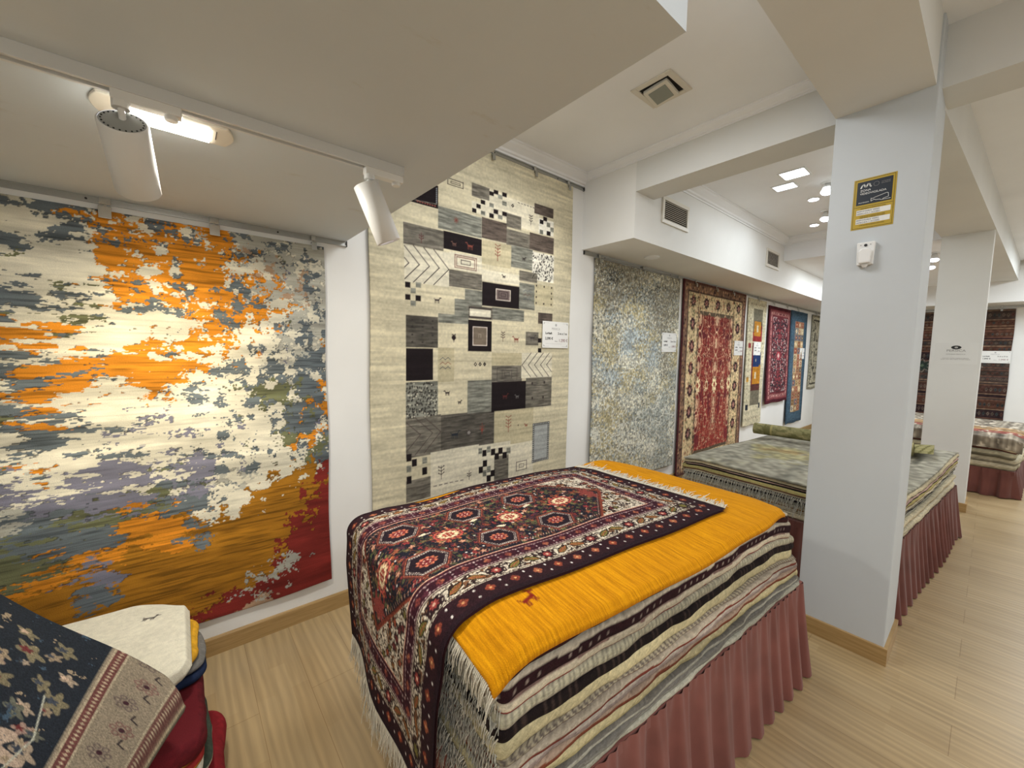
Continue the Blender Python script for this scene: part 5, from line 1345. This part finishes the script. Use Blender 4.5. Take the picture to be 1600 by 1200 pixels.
Z = .7035 + sag2(XL, YL) + .002 * np.sin(XL * 9 + YL * 6)
o = grid_panel('grey_ochre_rug', np.stack([XL, YL, Z], -1), cv.a, M['rug'], None, (0, 0, -.011)); o.location = L2; o.rotation_euler = (0, 0, A2)
tag(o, 'grey rug with an ochre cloud pattern lying on top of the second stack', 'rug')
# rolled rug
t = empty('rolled_rug', (4.36, .34, .722)); tag(t, 'olive green patterned rug rolled up across the far end of the second stack', 'rug')
t.rotation_euler = (0, 0, math.radians(3))
nA, nY = 120, 150
ang = np.linspace(0, 2 * PI * 3.2, nA)[None, :]; rr = .020 + .040 * ang / ang.max()
yy = np.linspace(0, 1.10, nY)[:, None]
cen = .064
P = np.stack([rr * np.sin(ang) * 1.06 + 0 * yy, yy + .010 * (ang / ang.max()) + 0 * ang, cen + rr * np.cos(ang) * .95 + 0 * yy], -1)
cv = Cv(1.1, .9, .0075, '#8c875c'); C = np.zeros((nY, nA, 3)) + hx('#8a855e')
q = fbm(nY, nA, 26, 40, 3, 411); C[q > .35] = hx('#a59c72'); C[q < -.4] = hx('#6f6c48')
Yq = yy + 0 * ang
for y_, c in ((.10, '#b0a56a'), (.125, '#6a6638'), (.20, '#b3a86e'), (.22, '#6a6638'), (.50, '#7d7a50'), (.95, '#a69b68'), (1.0, '#6f6b44')): C[np.abs(Yq - y_) < .009] = hx(c)
grid_panel('roll', P, C, M['rug'], t)
# loose tongue of the roll lying past its near end
nx_, ny_ = 60, 40
ux = np.linspace(0, 1, nx_)[None, :]; vy = np.linspace(0, 1, ny_)[:, None]
P = np.stack([.02 + .40 * ux + 0 * vy, -.10 + .34 * vy + 0 * ux, .004 + .085 * np.sin(PI * np.clip(ux * .9 + .12, 0, 1)) ** .7 * (1 - .5 * vy) + 0 * vy], -1)
C = np.zeros((ny_, nx_, 3)) + hx('#9a9468'); C[:, ::7] = hx('#b7ac78'); C[(np.abs(np.sin(vy * 20 + ux * 9)) > .9)] = hx('#6d683e')
grid_panel('tongue', P, C, M['rug'], t)

# ================================================================== third stack, behind the second pillar
L3 = (6.80, -.235, 0); A3 = math.radians(-4.6)
def sag3(x, y): return -.03 * sm((.25 - x) / .25) - .03 * sm((.15 - y) / .15)
platform('skirted display platform standing behind the second pillar', (6.81, -.23, 0), A3, 1.7, 1.35, .30, M['skirt2'], 14, .035)
ST3 = [
 ('folded beige rug, lowest of the third stack', 1, [(0, .5, '#a59c84'), (.5, 1, '#bbb198')]),
 ('folded beige and grey rug, second from the bottom of the third stack', 1, [(0, .4, '#8d887a'), (.4, 1, '#b3a98f')]),
 ('folded pale olive rug, middle of the third stack', 1, [(0, .4, '#6e6a5c'), (.4, 1, '#a69e84')]),
 ('cream bound rug, fourth from the bottom of the third stack', .8, [(0, .5, '#5b3a34'), (.5, 1, '#c2b79c')]),
 ('rust red rug, second from the top of the third stack', 1.1, [(0, .3, '#c7b79b'), (.3, 1, '#8b4536')]),
]
tot = sum(a[1] for a in ST3); z = .302; rs = np.random.RandomState(6)
for i, (lab, th, sp) in enumerate(ST3):
    h = (.665 - .302) * th / tot
    slab('folded_rug', lab, 'rug', rrect(rs.uniform(0, .03), rs.uniform(.0, .04), 1.66, 1.33, .05), z + .0005, z + h - .0005, sp, 90 + i, lambda x, y, f=(i + 1) / 5: sag3(x, y) * f, ds=.02, K=7, bulge=.018, edge=.008, group='rugs stacked behind the second pillar', fr=(None, A3, L3))
    z += h
cv = Cv(1.68, 1.36, .012, '#7c7264'); rnd = random.Random(17)
for i in range(34):
    y = i * .04; cv.rect(0, y, 1.68, y + .02, rnd.choice(('#8f8676', '#655c52', '#9d9484', '#74695c')))
for i, c in enumerate(('#7c2f2a', '#8d3a2e', '#b08650', '#8c6a44', '#a9875a')): cv.rect(.25 + .12 * i, 0, .33 + .12 * i, 1.36, c)
n = fbm(cv.H, cv.W, 40, 12, 3, 501); cv.a[(n > .5)] = hx('#b5aa98'); cv.fab(.14, .05, True, 81)
S = cv.X[None, :] + 0 * cv.Y[:, None]; T = cv.Y[:, None] + 0 * cv.X[None, :]
drop = .12; XL = np.where(S < drop, -.022 - .004 * np.sin(T * 9), S - drop - .018); ZL = np.where(S < drop, .684 - .03 - (drop - S), .684) - .03 * sm((.10 - (S - drop)) / .10) * (S >= drop)
YL = T - .03; ZL = ZL + np.where(S < drop, 0, sag3(XL, YL) * 0) - .03 * sm((.06 - YL) / .09)
o = grid_panel('striped_top_rug', np.stack([XL, YL, ZL], -1), cv.a, M['flat'], None, (0, 0, -.004)); o.location = L3; o.rotation_euler = (0, 0, A3)
tag(o, 'grey and red striped flatweave draped over the top of the third stack', 'rug')

# ================================================================== pile of folded rugs at the lower left
def pslab(label, x0, x1, y0, y1, z0, z1, spec, seed, top=None, bul=.015, r=.05, rot=0.0, name='folded_rug', K=9, dome=0):
    pts = rrect(x0, y0, x1, y1, r); c, s = math.cos(rot), math.sin(rot); px, py = x1, (y0 + y1) / 2
    pts = [(px + (x - px) * c - (y - py) * s, py + (x - px) * s + (y - py) * c) for x, y in pts]
    return slab(name, label, 'rug', pts, z0 + .001, z1 - .001, spec, seed, None, ds=.008, K=K, bulge=bul, edge=.006, group='folded rugs piled by the orange abstract rug', fr=(None, 0, (0, 0, 0)), top=top, mat='rug', dome=dome)
pslab('deep red folded rug at the foot of the left pile, reaching out farthest', -.62, .028, 1.30, 1.9, 0, .075, [(0, 1, '#701f22')], 500, '#701f22', .022, rot=.05)
pslab('deep red rolled-edge rug, second from the floor in the left pile', -.62, .045, 1.26, 1.78, .076, .145, [(0, 1, '#7a1f24')], 501, '#7a1f24', .024, rot=-.04)
pslab('blue and white striped folded rug low in the left pile', -.62, .006, 1.30, 1.85, .146, .185, [(0, .55, '#232b40'), (.55, .7, '#c2bba6'), (.7, 1, '#2a3145')], 502, '#2a3145', .014)
pslab('dark green folded rug with a cream edge in the left pile', -.62, .020, 1.45, 1.8, .186, .222, [(0, .3, '#2c2f33'), (.3, .6, '#b9b29a'), (.6, 1, '#3a4238')], 503, '#3a4238', .014)
pslab('white folded rug in the middle of the left pile', -.62, -.008, 1.30, 1.85, .223, .262, [(0, 1, '#c9c3b0')], 504, '#c9c3b0', .014)
pslab('ochre folded rug above the white one in the left pile', -.62, .006, 1.40, 1.85, .263, .292, [(0, .5, '#9a6c22'), (.5, 1, '#8a2a26')], 505, '#b07c26', .012)
pslab('dark red folded rug in the upper half of the left pile', -.62, .006, 1.40, 1.9, .293, .362, [(0, 1, '#5e1a20')], 506, '#5e1a20', .016)
pslab('navy folded rug peeking out on the wall side of the left pile', -.62, .016, 1.64, 1.90, .363, .392, [(0, 1, '#1f2a44')], 507, '#1f2a44', .012)
pslab('grey folded rug peeking out near the top of the left pile', -.62, .022, 1.66, 1.90, .393, .415, [(0, 1, '#6d6a66')], 508, '#6d6a66', .012)
pslab('yellow folded rug right below the white felt rug of the left pile', -.62, .000, 1.64, 1.94, .416, .446, [(0, 1, '#b98a26')], 509, '#b98a26', .014, r=.07)
# white rug with a tiny dark goat
cvg = Cv(.70, .60, .004, '#d8d2be'); goat(cvg, .585, .44, .016, hx('#2a2422'), -.35); cvg.a *= (1 + .04 * fbm(cvg.H, cvg.W, 60, 60, 3, 5))[..., None]
xs = cvg.X[None, :] + 0 * cvg.Y[:, None]; ys = cvg.Y[:, None] + 0 * cvg.X[None, :]
XL = xs - .70; YL = 1.54 + ys * (.90 + 0 * xs)
# pull the sheet into its photographed outline with rounded corners
XL = XL - .005; far = sm((ys - .40) / .2); YL = YL - .10 * far * sm((xs - .52) / .18) + .03 * (1 - ys / .6) * sm((.35 - xs) / .35)
d = np.minimum(np.minimum(.70 - xs, ys), .60 - ys); cx = np.clip((xs - .62) / .08, 0, 1); c0 = np.clip((.07 - ys) / .07, 0, 1); c1 = np.clip((ys - .53) / .07, 0, 1)
XL = XL - .030 * cx * (c0 + c1) ** 1.0 * cx; YL = YL + .026 * cx * c0 * c0 - .026 * cx * c1 * c1
Z = .492 - .030 * sm((.022 - d) / .022) ** 2 + .004 * np.sin(xs * 9) - .010 * sm((.12 - ys) / .12)
o = grid_panel('white_felt_rug', np.stack([XL, YL, Z], -1), cvg.a, M['rug'], None, (-.006, 0, -.012)); tag(o, 'ivory white folded rug with a tiny dark goat on top of the left pile', 'rug')
# the patterned rug thrown across the pile
Wc, Hc = .80, 1.0     # Wc along the far edge from the tip, Hc along the hem
cv = Cv(Wc, Hc, .0032, '#22262c'); rnd = random.Random(31)
cv.rect(0, 0, .215, Hc, '#7f7362'); cv.rect(0, Hc - .0, Wc, Hc, '#7f7362')
for x0, x1, c in ((0, .006, '#9a8d72'), (.006, .03, '#60403a'), (.03, .036, '#9a8f78'), (.165, .171, '#9a8f78'), (.171, .200, '#5f3a36'), (.200, .206, '#a0927a')): cv.rect(x0, 0, x1, Hc, c)
for i in range(60):
    y = (i + .5) * Hc / 60; cv.dia(.018, y, .006, .006, '#9c8d76'); cv.dia(.185, y, .008, .006, '#a3937a')
for i in range(9):
    y = .06 + i * .115; x = .10 + .012 * (-1) ** i
    for k in range(6): a = k * PI / 3; cv.ell(x + .024 * math.cos(a), y + .022 * math.sin(a), .011, .010, '#6a4c46' if i % 2 else '#5b4f4a', ring=.004)
    cv.ell(x, y, .009, .009, '#3a2228'); cv.line([(.06, y + .05), (.08, y + .06), (.075, y + .08)], .005, '#2b2426')
for i in range(90):
    x, y = rnd.uniform(.25, Wc), rnd.uniform(0, Hc); s = rnd.uniform(.012, .042); c = rnd.choice(('#857560', '#8c7468', '#6f6650', '#90806e', '#5c5c50', '#2c3a48'))
    cv.ell(x, y, s, s * .7, c, 5, .3, rnd.random() * 3); cv.ell(x + .01, y, s * .4, s * .3, rnd.choice(('#5d2a2a', '#3a3f48', '#b59a84')), 5, .3)
for (x, y) in ((.42, .35), (.60, .62)):
    cv.ell(x, y, .13, .10, '#a28e7c', 8, .22)
    for k in range(12): cv.rect(x - .10 + k * .017, y - .05 + .02 * (k % 3), x - .094 + k * .017, y - .03 + .02 * (k % 3), '#5a3030')
cv.line([(.24, .30), (.32, .22), (.40, .14), (.52, .10)], .005, '#a5a494'); cv.line([(.30, .62), (.27, .45), (.32, .22)], .005, '#a5a494'); cv.line([(.34, .18), (.30, .08)], .004, '#a5a494')
n = fbm(cv.H, cv.W, 26, 26, 4, 601, .7); m_ = (cv.X[None, :] > .21); cv.a[m_ & (n > .75)] = hx('#8c7c66'); cv.a[m_ & (n < -.8)] = hx('#3a4a58')
cv.a *= (1 + .10 * np.random.RandomState(5).randn(cv.H, cv.W).clip(-2, 2))[..., None]
a_ = cv.X[None, :, None] / Wc; b_ = cv.Y[::-1, None, None] / Hc
tip = np.array([-.008, 1.385, .535]); farl = np.array([-.62, 2.02, .86]); nea = np.array([-.235, 1.16, .345]); nl = np.array([-.62, 1.25, .74])
P = tip * (1 - a_) * (1 - b_) + farl * a_ * (1 - b_) + nea * (1 - a_) * b_ + nl * a_ * b_
A_ = a_[..., 0] + 0 * b_[..., 0]; B_ = b_[..., 0] + 0 * a_[..., 0]
P[..., 2] += .035 * np.sin(PI * A_) * np.sin(PI * np.clip(B_ + .15, 0, 1)) + .010 * np.sin(A_ * 9 + B_ * 5) - .030 * sm((.035 - A_) / .035) ** 2 - .03 * sm((.03 - B_) / .03) ** 2
k_ = np.clip((.09 - A_) / .09, 0, 1) * np.clip((.07 - B_) / .07, 0, 1); P[..., 0] -= .05 * k_ * k_; P[..., 2] -= .01 * k_
o = grid_panel('patterned_rug', P, cv.a[::-1] if 0 else cv.a, M['rug'], None, (-.004, 0, -.014)); tag(o, 'dark floral rug with a beige border thrown across the pile at the lower left corner', 'rug')
SC.view_settings.view_transform = 'Standard'
SC.view_settings.look = 'None'
SC.view_settings.exposure = 0.24
SC.cycles.max_bounces = 8; SC.cycles.diffuse_bounces = 4; SC.cycles.sample_clamp_indirect = 6
SC.cycles.use_denoising = True
